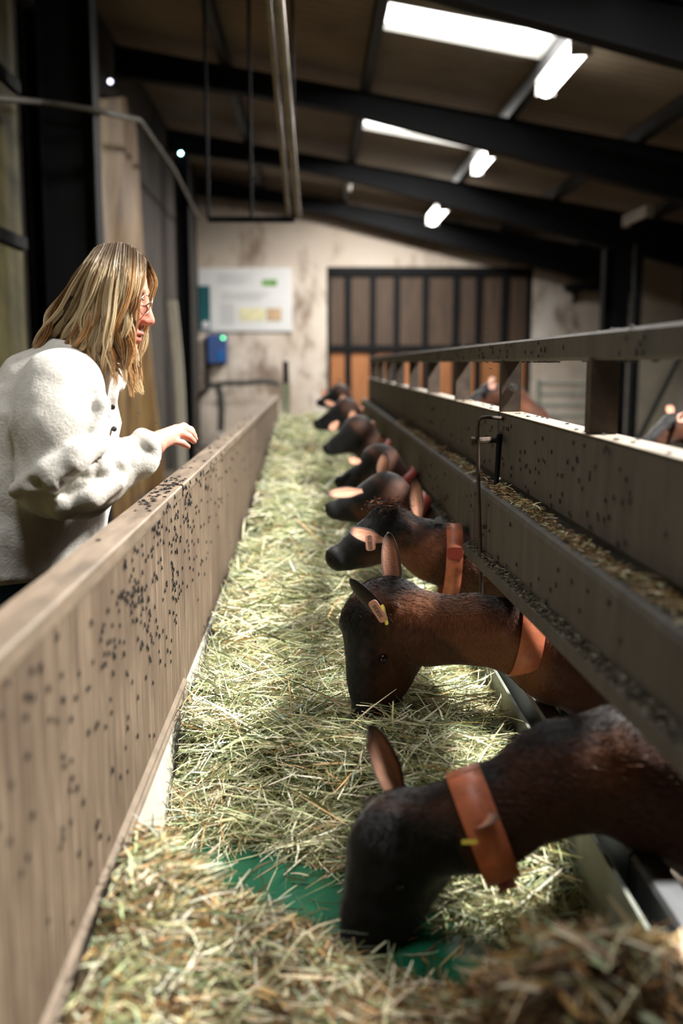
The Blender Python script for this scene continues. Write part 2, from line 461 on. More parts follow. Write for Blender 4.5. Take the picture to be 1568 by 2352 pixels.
# slack cable along the left side
pts = [onY(-40, 222, 5.0), onY(100, 235, 6.0), onY(234, 256, 6.0), onY(320, 275, 7.8), onY(400, 390, 10.5), onY(455, 500, 13.5)]
P = []
for i in range(len(pts) - 1):
    for k in range(6):
        P.append(pts[i] * (1 - k / 6) + pts[i + 1] * (k / 6))
P.append(pts[-1])
m = MB(); m.tube(P, .018, 6); tag(m.build('conduit_pipe', M['dull_pipe']), 'thin conduit running past the wide post and the yellow tarpaulin', 'conduit')

# yellow tarpaulin hanging on the left wall
t = NT('ochre tarpaulin'); v = t.coord((1, 5, .7)); n1 = t.noise(v, 1.6, 7)
t.set(t.ramp(n1, [(.3, rgb(66, 44, 20)), (.5, rgb(110, 80, 40)), (.72, rgb(150, 126, 70))]), .6); t.bump(n1, .4, .03); M['tarp'] = t.m
ya, yb = 6.55, 9.75
NU, NV = 46, 30
V = []
ztop = onX(280, 262, LW + .1)[2]
for i in range(NU + 1):
    u = i / NU
    for j in range(NV + 1):
        w = j / NV
        y = ya + (yb + 1.5 * (1 - w) - ya) * u
        z = .02 + (ztop + .12 * math.sin(9 * u) - .02) * w
        V.append((LW + .14 + .05 * math.sin(17 * u + 1.5 * w) + .025 * math.sin(41 * u - 2 * w), y + .10 * math.sin(5 * w + 2 * u) * u, z))
V = np.array(V)
def gridfaces(nu, nv):
    i, j = np.meshgrid(np.arange(nu), np.arange(nv), indexing='ij'); a = (i * (nv + 1) + j).ravel()
    return np.stack([a, a + nv + 1, a + nv + 2, a + 1], 1)
F = gridfaces(NU, NV)
V2 = np.concatenate([V, V - np.array([.006, 0, 0])]); F2 = np.concatenate([F, F[:, ::-1] + len(V)])
tag(np_mesh('tarpaulin', V2, F2, M['tarp']), 'ochre yellow tarpaulin hanging on the wall behind the woman', 'tarpaulin')

# pale plank and dark boards leaning behind
for (pxa, pxb, pya, pyb, Y, mat, nm, lb, ct) in (
    (384, 412, 690, 1000, 10.6, M['kick'], 'pale_board', 'pale board leaning upright between the tarpaulin and the info board', 'board'),
    (418, 436, 640, 1000, 12.9, M['rust'], 'brown_board', 'dark brown board standing below the corner of the info board', 'board')):
    a_, b_ = onY(pxa, pya, Y), onY(pxb, pyb, Y)
    m = MB(); n_ = 8; vs = []
    for i in range(n_ + 1):
        f = i / n_; z = a_[2] * (1 - f)
        sh = .02 * math.sin(f * 4) + .09 * f
        for (x, y) in ((a_[0] + sh, Y), (b_[0] + sh, Y), (b_[0] + sh, Y + .03), (a_[0] + sh, Y + .03)): vs.append((x, y, z))
    fs = [(i * 4 + k, i * 4 + (k + 1) % 4, i * 4 + 4 + (k + 1) % 4, i * 4 + 4 + k) for i in range(n_) for k in range(4)]
    fs += [(3, 2, 1, 0), tuple(n_ * 4 + k for k in range(4))]
    m.add(vs, fs); tag(m.build(nm, mat), lb, ct)

# information board on the back wall
Yb = BACK - .03
def brect(nm, mat, par, pa_, pb_, y0, y1):
    a_, b_ = onY(*pa_, Yb), onY(*pb_, Yb)
    return boxobj(nm, mat, par, min(a_[0], b_[0]), max(a_[0], b_[0]), y0, y1, min(a_[2], b_[2]), max(a_[2], b_[2]))
a_ = onY(562, 760, Yb)
ib = thing('information_board', 'white information board with teal stripe and small pictures on the back wall', 'board', tuple(a_))
M['white'] = flat('white board', rgb(204, 204, 203), .5, 0, .03, 3, bump=0)
brect('panel', M['white'], ib, (455, 615), (671, 761), Yb - .01, Yb + .03)
brect('teal_stripe', flat('teal print', rgb(4, 74, 82), .5, 0, .1, 3, bump=0), ib, (456, 656), (484, 758), Yb - .016, Yb - .01)
c_ = onY(472, 746, Yb - .02); m = MB(); m.ball(c_, (.06, .003, .06), 14, 8); m.build('round_emblem', M['white'], ib)
brect('green_picture', flat('green print', rgb(98, 140, 72), .5, 0, .3, 12, bump=0), ib, (602, 642), (636, 657), Yb - .016, Yb - .01)
brect('yellow_picture', flat('straw print', rgb(206, 200, 160), .5, 0, .15, 9, bump=0), ib, (550, 708), (608, 737), Yb - .016, Yb - .01)
brect('goat_picture', flat('brown print', rgb(178, 150, 118), .5, 0, .4, 14, bump=0), ib, (612, 708), (646, 737), Yb - .016, Yb - .01)
mt = flat('grey print', rgb(168, 168, 168), .5, 0, .05, 3, bump=0)
m = MB()
def tl(x0, x1, y):
    a_, b_ = onY(x0, y, Yb), onY(x1, y + 2.2, Yb); m.box(a_[0], b_[0], Yb - .013, Yb - .0095, b_[2], a_[2])
for y in list(range(630, 654, 5)): tl(500, 580 - (y % 3) * 9, y)
for y in list(range(672, 690, 5)): tl(508, 620 - (y % 4) * 8, y)
for y in list(range(698, 744, 5)): tl(506, 542 - (y % 3) * 3, y)
m.build('text_line', mt, ib)

# blue control box with a green light, cables and hose at the end of the passage
a_, b_ = onY(478, 768, BACK - .1), onY(522, 833, BACK - .1)
cb = thing('control_box', 'blue control box with a green light below the information board', 'box', (.5 * (a_[0] + b_[0]), BACK - .1, b_[2]))
boxobj('case', flat('blue plastic', rgb(54, 78, 130), .45, 0, .2, 6), cb, a_[0], b_[0], BACK - .16, BACK + .005, b_[2], a_[2])
c1, c2 = onY(498, 806, BACK - .165), onY(514, 828, BACK - .165)
boxobj('display', flat('bright blue film', rgb(30, 96, 160), .3, 0, .1, 6), cb, c1[0], c2[0], BACK - .165, BACK - .16, c2[2], c1[2])
g = onY(512, 776, BACK - .17); m = MB(); m.ball(g, .022); m.build('green_light', emit('green glow', (.12, .9, .3, 1), 5), cb)
z0 = 0.0
x0, x1 = onY(470, 800, BACK - .1)[0], onY(482, 800, BACK - .1)[0]
boxobj('backing_board', M['dark_wall'], cb, x0, x1, BACK - .05, BACK + .005, onY(460, 880, BACK)[2], onY(460, 775, BACK)[2])
pts = [onY(470, 900, 15.4), onY(482, 886, 15.4), onY(520, 880, 15.4), onY(560, 880, 15.4), onY(600, 876, 15.4), onY(628, 878, 15.4), onY(640, 884, 15.4)]
m = MB(); m.tube(pts, .04, 8)
m.tube([onY(500, 884, 15.4), onY(506, 910, 15.4), onY(508, 940, 15.4), onY(507, 990, 15.4)], .05, 8)
m.tube([onY(470, 900, 15.4), (onY(470, 900, 15.4)[0], BACK - .02, onY(470, 890, 15.4)[2])], .04, 8)
tag(m.build('water_hose', M['rubber']), 'black water hose looped low along the back wall', 'hose')
pe = onY(656, 830, 9.35)
r = thing('end_post', 'grey green post at the far end of the feed passage', 'post', (pe[0], 9.35, 0))
boxobj('shaft', flat('mossy post', rgb(128, 130, 108), .8, 0, .3, 5), r, pe[0] - .045, pe[0] + .04, 9.31, 9.40, 0, onY(656, 880, 9.35)[2])
boxobj('cap', M['steel_dark'], r, pe[0] - .025, pe[0] + .025, 9.33, 9.38, onY(656, 880, 9.35)[2], pe[2])

# pen behind: pale sheet on the back wall, pipe gate, ledge
a_, b_ = onY(1474, 590, 13.6), onY(1552, 1000, 13.6)
tag(boxobj('pale_sheet', flat('pale grey sheet', rgb(170, 160, 142), .7, 0, .2, 2), None, a_[0], b_[0], 13.6, 13.64, 0, a_[2]), 'tall pale grey sheet standing in the pen beyond the posts', 'sheet')
gx0, gx1 = onY(1236, 900, 12.2)[0], onY(1376, 900, 12.2)[0]
r = thing('pipe_gate', 'grey pipe gate in the goat pen in front of the brown door', 'gate', ((gx0 + gx1) / 2, 12.2, 0))
for py in (880, 905, 930, 955, 980):
    z = onY(1300, py, 12.2)[2]; m = MB(); m.tube([(gx0, 12.2, z), (gx1, 12.2, z)], .022, 8); m.build('rail', M['galv_dull'], r)
for x in (gx0, gx1):
    m = MB(); m.tube([(x, 12.2, 0), (x, 12.2, onY(1300, 872, 12.2)[2])], .03, 8); m.build('upright', M['galv_dull'], r)
a_, b_ = onY(1298, 655, BACK - .1), onY(1380, 668, BACK - .1)
r = thing('wall_bracket', 'dark bracket shelf on the plaster beside the brown door', 'bracket', (.5 * (a_[0] + b_[0]), BACK - .05, b_[2]))
boxobj('plate', M['steel_dark'], r, a_[0], b_[0], BACK - .25, BACK + .003, b_[2], a_[2])
m = MB(); x = a_[0] + .14
m.add([(x, BACK + .003, b_[2]), (x + .04, BACK + .003, b_[2]), (x, BACK - .2, b_[2]), (x + .04, BACK - .2, b_[2]), (x, BACK + .003, b_[2] - .2), (x + .04, BACK + .003, b_[2] - .2)], [(0, 1, 3, 2), (0, 2, 4), (1, 5, 3), (2, 3, 5, 4), (0, 4, 5, 1)])
m.build('strut', M['steel_dark'], r)
pa_, pb_ = onY(1478, 985, 10.4), onY(1555, 830, 10.4)
m = MB(); m.tube([pa_ + (pa_ - pb_) * .65, pb_, pb_ + (pb_ - pa_) * .8], .025, 8); tag(m.build('brace_pole', M['steel_dark']), 'dark pole leaning across the pale sheet in the pen', 'pole')

# ------------------------------------------------------------------ the feed trough: belt, side plate, curb
BZ = CZ - .93
tr = thing('feed_trough', 'long green feeding belt trough under the hay', 'trough', (.07, 4.8, 0))
m = MB(); m.prism([(-.30, BZ - .02), (.452, BZ - .02), (.452, BZ), (-.30, BZ)], .25, 9.28); m.build('belt', M['belt'], tr)
m = MB(); m.prism([(.453, BZ - .03), (.459, BZ - .03), (.464, CZ - .775), (.457, CZ - .775)], .25, 9.28); m.build('side_plate', M['galv_dull'], tr)
for xs_ in (-.28, .42):
    m = MB(); m.prism([(xs_, 0), (xs_ + .02, 0), (xs_ + .02, BZ - .02), (xs_, BZ - .02)], .25, 9.28); m.build('support', M['galv_dull'], tr)
cu = thing('neck_curb', 'galvanised steel curb under the necks of the goats', 'curb', (.52, 4.8, 0))
for (y0, y1) in ((.25, 1.46), (1.47, 3.4), (3.41, 6.4), (6.41, 9.4)):
    m = MB(); m.box(.497, .545, y0, y1, CZ - .83, CZ - .765, bev=.006); m.build('top_rail', M['galv'], cu)
m = MB(); m.prism([(.512, 0), (.53, 0), (.53, CZ - .83), (.512, CZ - .83)], .25, 9.4); m.build('skirt', M['galv_dull'], cu)

# ------------------------------------------------------------------ board fence between the woman and the trough
HW = CZ - .29
def fence(y0, y1, label, dx=0.0, strip=True, post=False):
    r = thing('board_fence', label, 'fence', (-.35, (y0 + y1) / 2, 0))
    m = MB(); m.prism([(-.345 , CZ - .80), (-.325 + dx, CZ - .80), (-.325 + dx, HW - .026), (-.345, HW - .026)], y0, y1); m.build('board', M['fence'], r)
    m = MB(); m.prism([(-.378, HW - .03), (-.372, HW - .03), (-.372, HW - .0262), (-.325, HW - .0262), (-.325, HW - .028), (-.318, HW - .028), (-.317, HW - .003), (-.320, HW), (-.376, HW), (-.378, HW - .002)], y0, y1 + (0 if y1 > 9 else -.0)); m.build('cap', M['fence_cap'], r)
    if strip:
        m = MB(); zb = CZ - .80
        m.prism([(-.325 + dx, zb), (-.314, zb), (-.312, zb + .004), (-.314, zb + .011), (-.319, zb + .014), (-.316, zb + .018), (-.316, zb + .026), (-.325 + dx, zb + .031)], y0, y1); m.build('bottom_moulding', M['fence_strip'], r)
    m = MB(); m.prism([(-.335, BZ - .02), (-.304, BZ - .02), (-.304, BZ + .002), (-.322, CZ - .802), (-.335, CZ - .802)], y0, y1); m.build('kick_board', M['kick'], r)
    if 2 < y1 < 3: boxobj('dark_gap_backing', M['rubber'], r, -.344, -.338, y1 - .01, y1 + .05, CZ - .79, HW - .03)  # added dark backing that puts shade into the open joint
    for y in np.arange(y0 + .05, y1 - .06, .95): boxobj('stud', M['fence_cap'], r, -.375, -.345, y, y + .05, 0, HW - .03)
    return r
J1, J2, J3 = onX(415, 1300, -.325)[1], onX(553, 1120, -.33)[1], onX(600, 1000, -.33)[1]
fence(.25, J1, 'fly-covered brown board fence section with a raised bottom moulding, beside the straw heap')
fence(J1 + .026, J2, 'brown board fence section under the hand of the woman', -.004, False)
fence(J2 + .006, J3, 'brown board fence section just past the woman', -.004, False)
fence(J3 + .006, 9.3, 'far brown board fence section ending at the grey green post', -.004, False)


# ------------------------------------------------------------------ steel barrier over the necks
XF = .50                                       # face of the upper panel
POSTS = [onX(px, 900, XF + .03)[1] for px in (1384, 1172)]
dP = POSTS[1] - POSTS[0]
JB = POSTS[1]                                   # module joint at the bolted post
def barrier(y0, y1, label, sag0, sag1, ledge=True):
    r = thing('feed_barrier', label, 'barrier', (XF, (y0 + y1) / 2, CZ - .54))
    m = MB(); m.box(XF, XF + .058, y0, y1, CZ - .305, CZ - .130, bev=.004); m.build('upper_panel', M['barrier'], r)
    m = MB(); m.box(XF - .001, XF + .059, y0, y1, CZ - .131, CZ - .1285); m.build('top_edge', M['barrier_top_lit'], r)
    # recessed black rubber flap, ledge and lower panel
    m = MB(); n_ = 40; vs = []
    for i in range(n_ + 1):
        y = y0 + (y1 - y0) * i / n_; w = .004 * math.sin(i * 1.7) + .003 * math.sin(i * .6)
        vs += [(XF + .010, y, CZ - .30), (XF - .004 + w, y, CZ - .345 + w)]
    m.add(vs, [(2 * i, 2 * i + 1, 2 * i + 3, 2 * i + 2) for i in range(n_)], True); m.build('rubber_flap', M['rubber'], r)
    def P(sag): return [(XF + .05, CZ - .335), (.448, CZ - .318), (.438, CZ - .322), (.434, CZ - .332), (.434, CZ - .470 - sag), (.444, CZ - .470 - sag), (.446, CZ - .338), (XF + .05, CZ - .345)]
    def sweep(prof0, prof1, mat, nm):
        m = MB(); k = len(prof0)
        vs = [(x, y0, z) for x, z in prof0] + [(x, y1, z) for x, z in prof1]
        m.add(vs, [(i, (i + 1) % k, k + (i + 1) % k, k + i) for i in range(k)] + [tuple(range(k - 1, -1, -1)), tuple(range(k, 2 * k))]); m.build(nm, mat, r)
    sweep(P(sag0), P(sag1), M['barrier'], 'ledge_panel')
    def Fl(sag): return [(.452, CZ - .471 - sag), (.434, CZ - .471 - sag), (.412, CZ - .482 - sag), (.410, CZ - .506 - sag), (.416, CZ - .506 - sag), (.418, CZ - .488 - sag), (.452, CZ - .477 - sag)]
    sweep(Fl(sag0), Fl(sag1), M['barrier'], 'lower_flange')
    return r
YE = 9.2
barrier(.35, JB - .012, 'grey steel feed barrier section with littered ledge above the two closest goats', -.074, .011)
barrier(JB + .012, JB + 2.9, 'grey steel feed barrier section beyond the locking lever', .014, .014)
barrier(JB + 2.92, YE, 'far grey steel feed barrier section ending near the brown door', .014, .014)
gr = thing('guard_rail', 'square steel guard rail on posts along the top of the feed barrier', 'rail', (XF + .03, 4.5, CZ - .1285))
m = MB(); m.box(XF + .004, XF + .054, .30, YE, CZ + .006, CZ + .058, bev=.006); m.build('top_rail', M['barrier'], gr)
k = -1
y = POSTS[0] - dP
while y < YE:
    m = MB(); m.box(XF + .003, XF + .055, y - .017, y + .017, CZ - .1285, CZ + .006, bev=.003); p_ = m.build('post', M['rust'], gr)
    y += dP
yb = JB - .0172
bo = MB(); zc = CZ - .062; xc = XF + .032
bo.tube([(xc, yb - .002, zc), (xc, yb - .008, zc)], .0125, 12, False); bo.tube([(xc, yb - .008, zc), (xc, yb - .018, zc)], .0085, 6, False); bo.tube([(xc, yb - .018, zc), (xc, yb - .024, zc)], .0048, 10)
bo.build('hex_bolt', M['bolt'], gr)

# inverted-U locking lever with its pin and bracket plates at the joint
lv = thing('locking_lever', 'thin bent steel locking lever hooked at the bolted barrier joint', 'lever', (XF - .06, JB - .03, CZ - .55))
Yl = JB - .22
def lp(px, py): return onY(px, py, Yl)
m = MB(); m.tube([onX(1152, 961, XF - .004), lp(1118, 958), lp(1104, 960), lp(1097, 968), lp(1096, 985), lp(1098, 1100), lp(1101, 1200), lp(1104, 1290), lp(1105, 1362)], .0048, 8); m.build('bent_rod', M['rust'], lv)
m = MB(); m.tube([lp(1084, 1013), onX(1146, 1010, XF - .004)], .0085, 8, False); m.tube([lp(1081, 1013), lp(1090, 1013)], .0115, 6, False); m.build('pin', M['rust'], lv)
q0, q1 = onX(1147, 1000, XF - .012), onX(1139, 1122, .462)
m = MB(); m.tube([q0, q1], [.008, .006], 4, False); m.build('bracket_bar', M['steel_dark'], lv)
m = MB(); a_, b_ = lp(1108, 1208), lp(1122, 1208); m.tube([a_, b_], .007, 6, False); m.build('guide_tab', M['rust'], lv)
# ------------------------------------------------------------------ smooth solid modelling on a grid
def nrm(v): v = np.asarray(v, float); return v / (np.linalg.norm(v) + 1e-12)

class Solid:
    """blend of rounded cones and ellipsoids, turned into one continuous surface"""
    def __init__(s, res): s.res = res; s.p = []
    def cone(s, a, b, ra, rb, k=.02, W=None, op='add'):
        a, b = np.asarray(a, float), np.asarray(b, float); W = np.eye(3) if W is None else W
        Wi = np.linalg.norm(np.linalg.inv(W), 2)
        m = max(ra, rb) * Wi + k
        wa, wb = W @ a, W @ b; d = wb - wa; L2 = d @ d + 1e-12
        def f(P):
            q = P @ W.T - wa; t = np.clip(q @ d / L2, 0, 1)
            return np.linalg.norm(q - t[:, None] * d, axis=1) - (ra + (rb - ra) * t)
        s.p.append((np.minimum(a, b) - m, np.maximum(a, b) + m, f, k, op)); return s
    def chain(s, pts, rs, k=.02, W=None, op='add'):
        for i in range(len(pts) - 1): s.cone(pts[i], pts[i + 1], rs[i], rs[i + 1], k, W, op)
        return s
    def ell(s, c, r, R=None, k=.02, op='add'):
        c = np.asarray(c, float); r = np.asarray(r, float); R = np.eye(3) if R is None else np.asarray(R, float)
        m = max(r) + k; mr = min(r)
        def f(P):
            q = (P - c) @ R.T / r; n = np.linalg.norm(q, axis=1)
            n2 = np.linalg.norm(q / r, axis=1) + 1e-9
            return np.where(n > .05, n * (n - 1) / n2, -mr)
        s.p.append((c - m, c + m, f, k, op)); return s
    def plane(s, pt, n, k=.01):
        pt = np.asarray(pt, float); n = nrm(n)
        s.p.append((None, None, lambda P: (P - pt) @ n, k, 'cut')); return s
    def mesh(s, disp=None):
        res = s.res
        adds = [q for q in s.p if q[4] == 'add']
        lo = np.min([q[0] for q in adds], 0) - 3 * res; hi = np.max([q[1] for q in adds], 0) + 3 * res
        n = np.ceil((hi - lo) / res).astype(int) + 1
        D = np.full(n, .25, np.float32)
        ax = [lo[i] + res * np.arange(n[i]) for i in range(3)]
        for (l, h, f, k, op) in s.p:
            if l is None: i0, i1 = np.zeros(3, int), n
            else:
                i0 = np.clip(np.floor((l - lo) / res).astype(int) - 2, 0, n - 1); i1 = np.clip(np.ceil((h - lo) / res).astype(int) + 3, 1, n)
            if np.any(i1 <= i0): continue
            X, Y, Z = np.meshgrid(*[ax[i][i0[i]:i1[i]] for i in range(3)], indexing='ij')
            d = f(np.stack([X.ravel(), Y.ravel(), Z.ravel()], 1)).reshape(X.shape).astype(np.float32)
            sl = tuple(slice(i0[i], i1[i]) for i in range(3)); c = D[sl]
            if op == 'add':
                t = np.clip(.5 + .5 * (c - d) / k, 0, 1); D[sl] = c * (1 - t) + d * t - k * t * (1 - t)
            elif op == 'sub':
                t = np.clip(.5 - .5 * (c + d) / k, 0, 1); D[sl] = c * (1 - t) - d * t + k * t * (1 - t)
            else:
                t = np.clip(.5 - .5 * (c - d) / k, 0, 1); D[sl] = c * (1 - t) + d * t + k * t * (1 - t)
        if disp is not None:
            near = np.argwhere(np.abs(D) < .03)
            P = lo + near * res
            D[tuple(near.T)] += disp(P).astype(np.float32)
        # surface nets
        S = D < 0
        cs = [(i, j, k) for i in (0, 1) for j in (0, 1) for k in (0, 1)]
        cnt = sum(S[i:n[0] - 1 + i, j:n[1] - 1 + j, k:n[2] - 1 + k].astype(np.int8) for i, j, k in cs)
        C = np.argwhere((cnt > 0) & (cnt < 8))
        Dc = np.stack([D[C[:, 0] + i, C[:, 1] + j, C[:, 2] + k] for i, j, k in cs], 1)
        acc = np.zeros((len(C), 3)); num = np.zeros(len(C)); csa = np.array(cs, float)
        for a in range(8):
            for b_ in range(a + 1, 8):
                if np.abs(csa[a] - csa[b_]).sum() != 1: continue
                mk = (Dc[:, a] < 0) != (Dc[:, b_] < 0)
                tt = np.where(mk, Dc[:, a] / np.where(mk, Dc[:, a] - Dc[:, b_], 1), 0)
                acc += (csa[a] + tt[:, None] * (csa[b_] - csa[a])) * mk[:, None]; num += mk
        V = lo + (C + acc / num[:, None]) * res
        idx = np.full(n, -1, np.int32); idx[tuple(C.T)] = np.arange(len(C))
        Q = []
        for a in range(3):
            b_, c_ = (a + 1) % 3, (a + 2) % 3
            sl0 = [slice(0, n[i]) for i in range(3)]; sl1 = list(sl0)
            sl0[a] = slice(0, n[a] - 1); sl1[a] = slice(1, n[a])
            s0, s1 = S[tuple(sl0)], S[tuple(sl1)]
            E = np.argwhere(s0 != s1)
            E = E[(E[:, b_] > 0) & (E[:, c_] > 0)]
            fl = S[tuple(E.T)]
            o = np.zeros((4, 3), int); o[1, b_] = -1; o[2, b_] = -1; o[2, c_] = -1; o[3, c_] = -1
            q = np.stack([idx[tuple((E + o[i]).T)] for i in range(4)], 1)
            q[~fl] = q[~fl][:, ::-1]; Q.append(q)
        Q = np.concatenate(Q); Q = Q[(Q >= 0).all(1)]
        return V, Q

def vnormals(V, Q):
    n = np.cross(V[Q[:, 2]] - V[Q[:, 0]], V[Q[:, 3]] - V[Q[:, 1]])
    N = np.zeros_like(V)
    for k in range(4): np.add.at(N, Q[:, k], n)
    return N / (np.linalg.norm(N, axis=1)[:, None] + 1e-12)

def lump(P, f, seed=0.0):
    """cheap smooth 3-D noise, -1..1"""
    x, y, z = P[:, 0] * f + seed, P[:, 1] * f + seed * 1.7, P[:, 2] * f - seed
    return (np.sin(x + 1.3 * np.sin(y * .9 + z)) + np.sin(y * 1.3 + 1.1 * np.sin(z * 1.1 + x * .7)) + np.sin(z * 1.1 + 1.2 * np.sin(x * 1.2 - y))) / 3
def smst(a, b, x):
    t = np.clip((x - a) / (b - a), 0, 1); return t * t * (3 - 2 * t)

# ------------------------------------------------------------------ strands (hay, hair, fur) as one ribbon mesh
def ribbons(P, W, side, col):
    """P (n,s,3) centre lines, W (n,s) half widths, side (n,s,3) unit, col (n,s,3)"""
    n, s_, _ = P.shape
    V = np.stack([P - side * W[..., None], P + side * W[..., None]], 2).reshape(-1, 3)
    c = np.repeat(col.reshape(-1, 3), 2, 0)
    i = np.arange(n)[:, None] * (2 * s_) + 2 * np.arange(s_ - 1)[None]
    i = i.ravel(); F = np.stack([i, i + 1, i + 3, i + 2], 1)
    return V, F, c

def hay(name, n, pos, label, cat, palette, wrange, lrange, tilt, mat, fan=None, crinkle=.12, parent=None, lift=0.0, segs=5):
    """pos(n) -> (points on the surface, density mask); strands lie across it"""
    C = pos(n); n = len(C)
    L = rng.uniform(lrange[0], lrange[1], n) * rng.choice([.5, .8, 1, 1.25], n)
    az = rng.uniform(0, 2 * np.pi, n) if fan is None else rng.normal(fan[0], fan[1], n)
    el = rng.normal(0, tilt, n)
    d = np.stack([np.cos(az) * np.cos(el), np.sin(az) * np.cos(el), np.sin(el)], 1)
    up = np.array([0, 0, 1.0])
    b_ = np.cross(d, up); b_ /= np.linalg.norm(b_, axis=1)[:, None] + 1e-9
    u = np.cross(b_, d)
    t = np.linspace(-.5, .5, segs)
    bend = rng.normal(0, crinkle, n); bend2 = rng.normal(0, crinkle, n); kink = rng.uniform(-.3, .3, n)
    off = (t[None] ** 2 - .08) * 2
    kk = np.abs(t[None] - kink[:, None])
    P = C[:, None] + d[:, None] * (t[None, :, None] * L[:, None, None]) \
        + b_[:, None] * ((off * bend[:, None] + kk * bend2[:, None]) * L[:, None])[..., None] \
        + u[:, None] * ((-off * np.abs(bend2[:, None]) * .6) * L[:, None])[..., None]
    P[..., 2] += lift
    roll = rng.uniform(0, np.pi, n)
    side = b_ * np.cos(roll)[:, None] + u * np.sin(roll)[:, None]
    S = np.repeat(side[:, None], segs, 1)
    W = rng.uniform(wrange[0], wrange[1], n)[:, None] * np.ones(segs)[None]
    W[:, 0] *= .5; W[:, -1] *= .3
    pal = np.array([x[:3] for x in palette[0]]); pr = np.array(palette[1], float)
    k = rng.choice(len(pal), n, p=pr / pr.sum())
    col = pal[k] * rng.uniform(.7, 1.25, (n, 1)) * (1 + rng.normal(0, .04, (n, 3)))
    return P, W, S, np.repeat(np.clip(col, 0, 1)[:, None], segs, 1)

def hnoise(x, y):
    P = np.stack([x, y, 0 * x], 1); return .5 * lump(P, 9) + .3 * lump(P, 23, 2) + .2 * lump(P, 51, 5)
def bed_front(x):                     # front edge of the long hay bed (y of the edge at x)
    return np.interp(x, [-.31, -.1, .08, .25, .46], [1.90, 1.84, 1.74, 1.55, 1.40])
def bed_h(x, y):
    e = y - bed_front(x)
    h = .045 * smst(-.02, .07, e) + .095 * smst(.10, .30, e) + .055 * smst(2.4, 3.4, y) + .10 * smst(3.5, 5.5, y) + .16 * smst(5.2, 8.0, y)
    h = h * (1 - .35 * smst(.25, .46, x) * (1 - smst(3, 6, y)))
    h = h + (.042 * smst(0, .4, e) + .018 * smst(3, 6, y)) * hnoise(x, y)
    return np.where(e < -.02, 0, np.maximum(h, .0))
def heap_back(x):
    return np.interp(x, [-.31, -.15, .02, .12, .3, .46], [1.80, 1.63, 1.50, 1.42, 1.30, 1.25])
def heap_h(x, y):
    e = heap_back(x) - y
    h = .045 * smst(0, .18, e) + .125 * smst(.0, .25, e) * smst(-.08, -.29, x) + .05 * np.exp(-((x + .12) / .16) ** 2 - ((y - 1.42) / .16) ** 2)
    h = h + .26 * np.exp(-np.maximum(0, np.abs(x - .33) - .06) ** 2 / .10 ** 2 - ((y - .98) / .20) ** 2)
    h = h + .10 * np.exp(-((x - .05) / .16) ** 2 - ((y - 1.05) / .18) ** 2)
    h = h + .012 * hnoise(x, y)
    return np.where(e < 0, 0, np.maximum(h, 0))

def bedpos(h, x0, x1, y0, y1, layer, ybias=1.0):
    def f(n):
        x = rng.uniform(x0, x1, n); y = y0 + (y1 - y0) * rng.uniform(0, 1, n) ** ybias
        z = h(x, y); m = z > .004
        x, y, z = x[m], y[m], z[m]
        return np.stack([x, y, BZ + z - np.minimum(z * .8, layer * rng.uniform(-.12, 1, len(x)))], 1)
    return f
def bedbase(name, h, x0, x1, y0, y1, nx, ny, sink, colour):
    X, Y = np.meshgrid(np.linspace(x0, x1, nx + 1), np.linspace(y0, y1, ny + 1), indexing='ij')
    z = h(X.ravel(), Y.ravel())
    V = np.stack([X.ravel(), Y.ravel(), BZ + np.where(z > .003, np.maximum(z - sink, .001), .0006)], 1)
    F = gridfaces(nx, ny); keep = (z[F] > .003).any(1); F = F[keep]
    c = np.array(colour[:3])[None] * (1 + .35 * lump(V, 60))[:, None]
    return V, F[:, ::-1], np.clip(c, 0, 1)

M['hay'] = vcol('dry hay', .5, .35, trans=.12)
M['straw'] = vcol('straw', .5, .3, trans=.15)
HAYP = ([rgb(234, 230, 196), rgb(216, 214, 168), rgb(182, 188, 140), rgb(140, 150, 106), rgb(240, 232, 206), rgb(204, 168, 118), rgb(178, 194, 172), rgb(98, 108, 76)],
        [6, 6, 6, 4, 4, 1.6, 2, 3])
STRAWP = ([rgb(196, 164, 112), rgb(160, 122, 76), rgb(112, 80, 48), rgb(244, 228, 192), rgb(150, 150, 104), rgb(82, 58, 36), rgb(176, 184, 150)],
          [5, 6, 5, 6, 3, 5, 3])
def merge(parts):
    V, F, c = [], [], []; o = 0
    for v, f, k in parts:
        V.append(v); F.append(f + o); c.append(k); o += len(v)
    return np.concatenate(V), np.concatenate(F), np.concatenate(c)
XL, XR = -.302, .450
def clampx(P, lo=XL + .003, hi=XR - .003):
    P[..., 0] = np.clip(P[..., 0], lo, hi); P[..., 2] = np.maximum(P[..., 2], BZ + .001); return P
parts = [bedbase('x', bed_h, XL, XR, 1.3, 9.25, 60, 500, .070, rgb(40, 44, 26))]  # dark ground, shade between the strands put into its colour
for (n, y0, y1, w, l, lay) in ((30000, 1.36, 2.6, (.0009, .0021), (.07, .26), .085), (20000, 2.5, 4.0, (.0011, .0026), (.07, .24), .075), (16000, 4.0, 9.2, (.0018, .004), (.08, .26), .06)):
    P, W, S, c = hay('x', n, bedpos(bed_h, XL + .01, XR - .01, y0, y1, lay), '', '', HAYP, w, l, .26, None)
    parts.append(ribbons(clampx(P), W, S, c))
# a few long stalks that stand out of the bed
P, W, S, c = hay('x', 420, bedpos(bed_h, XL + .03, XR - .05, 1.6, 4.2, .01), '', '', HAYP, (.0014, .003), (.14, .30), .38, None, lift=.015)
parts.append(ribbons(clampx(P), W, S, c))
V, F, c = merge(parts)
tag(np_mesh('hay_bed', V, F, M['hay'], None, c), 'long bed of pale green hay along the feed trough under the goats', 'hay', kind='stuff')

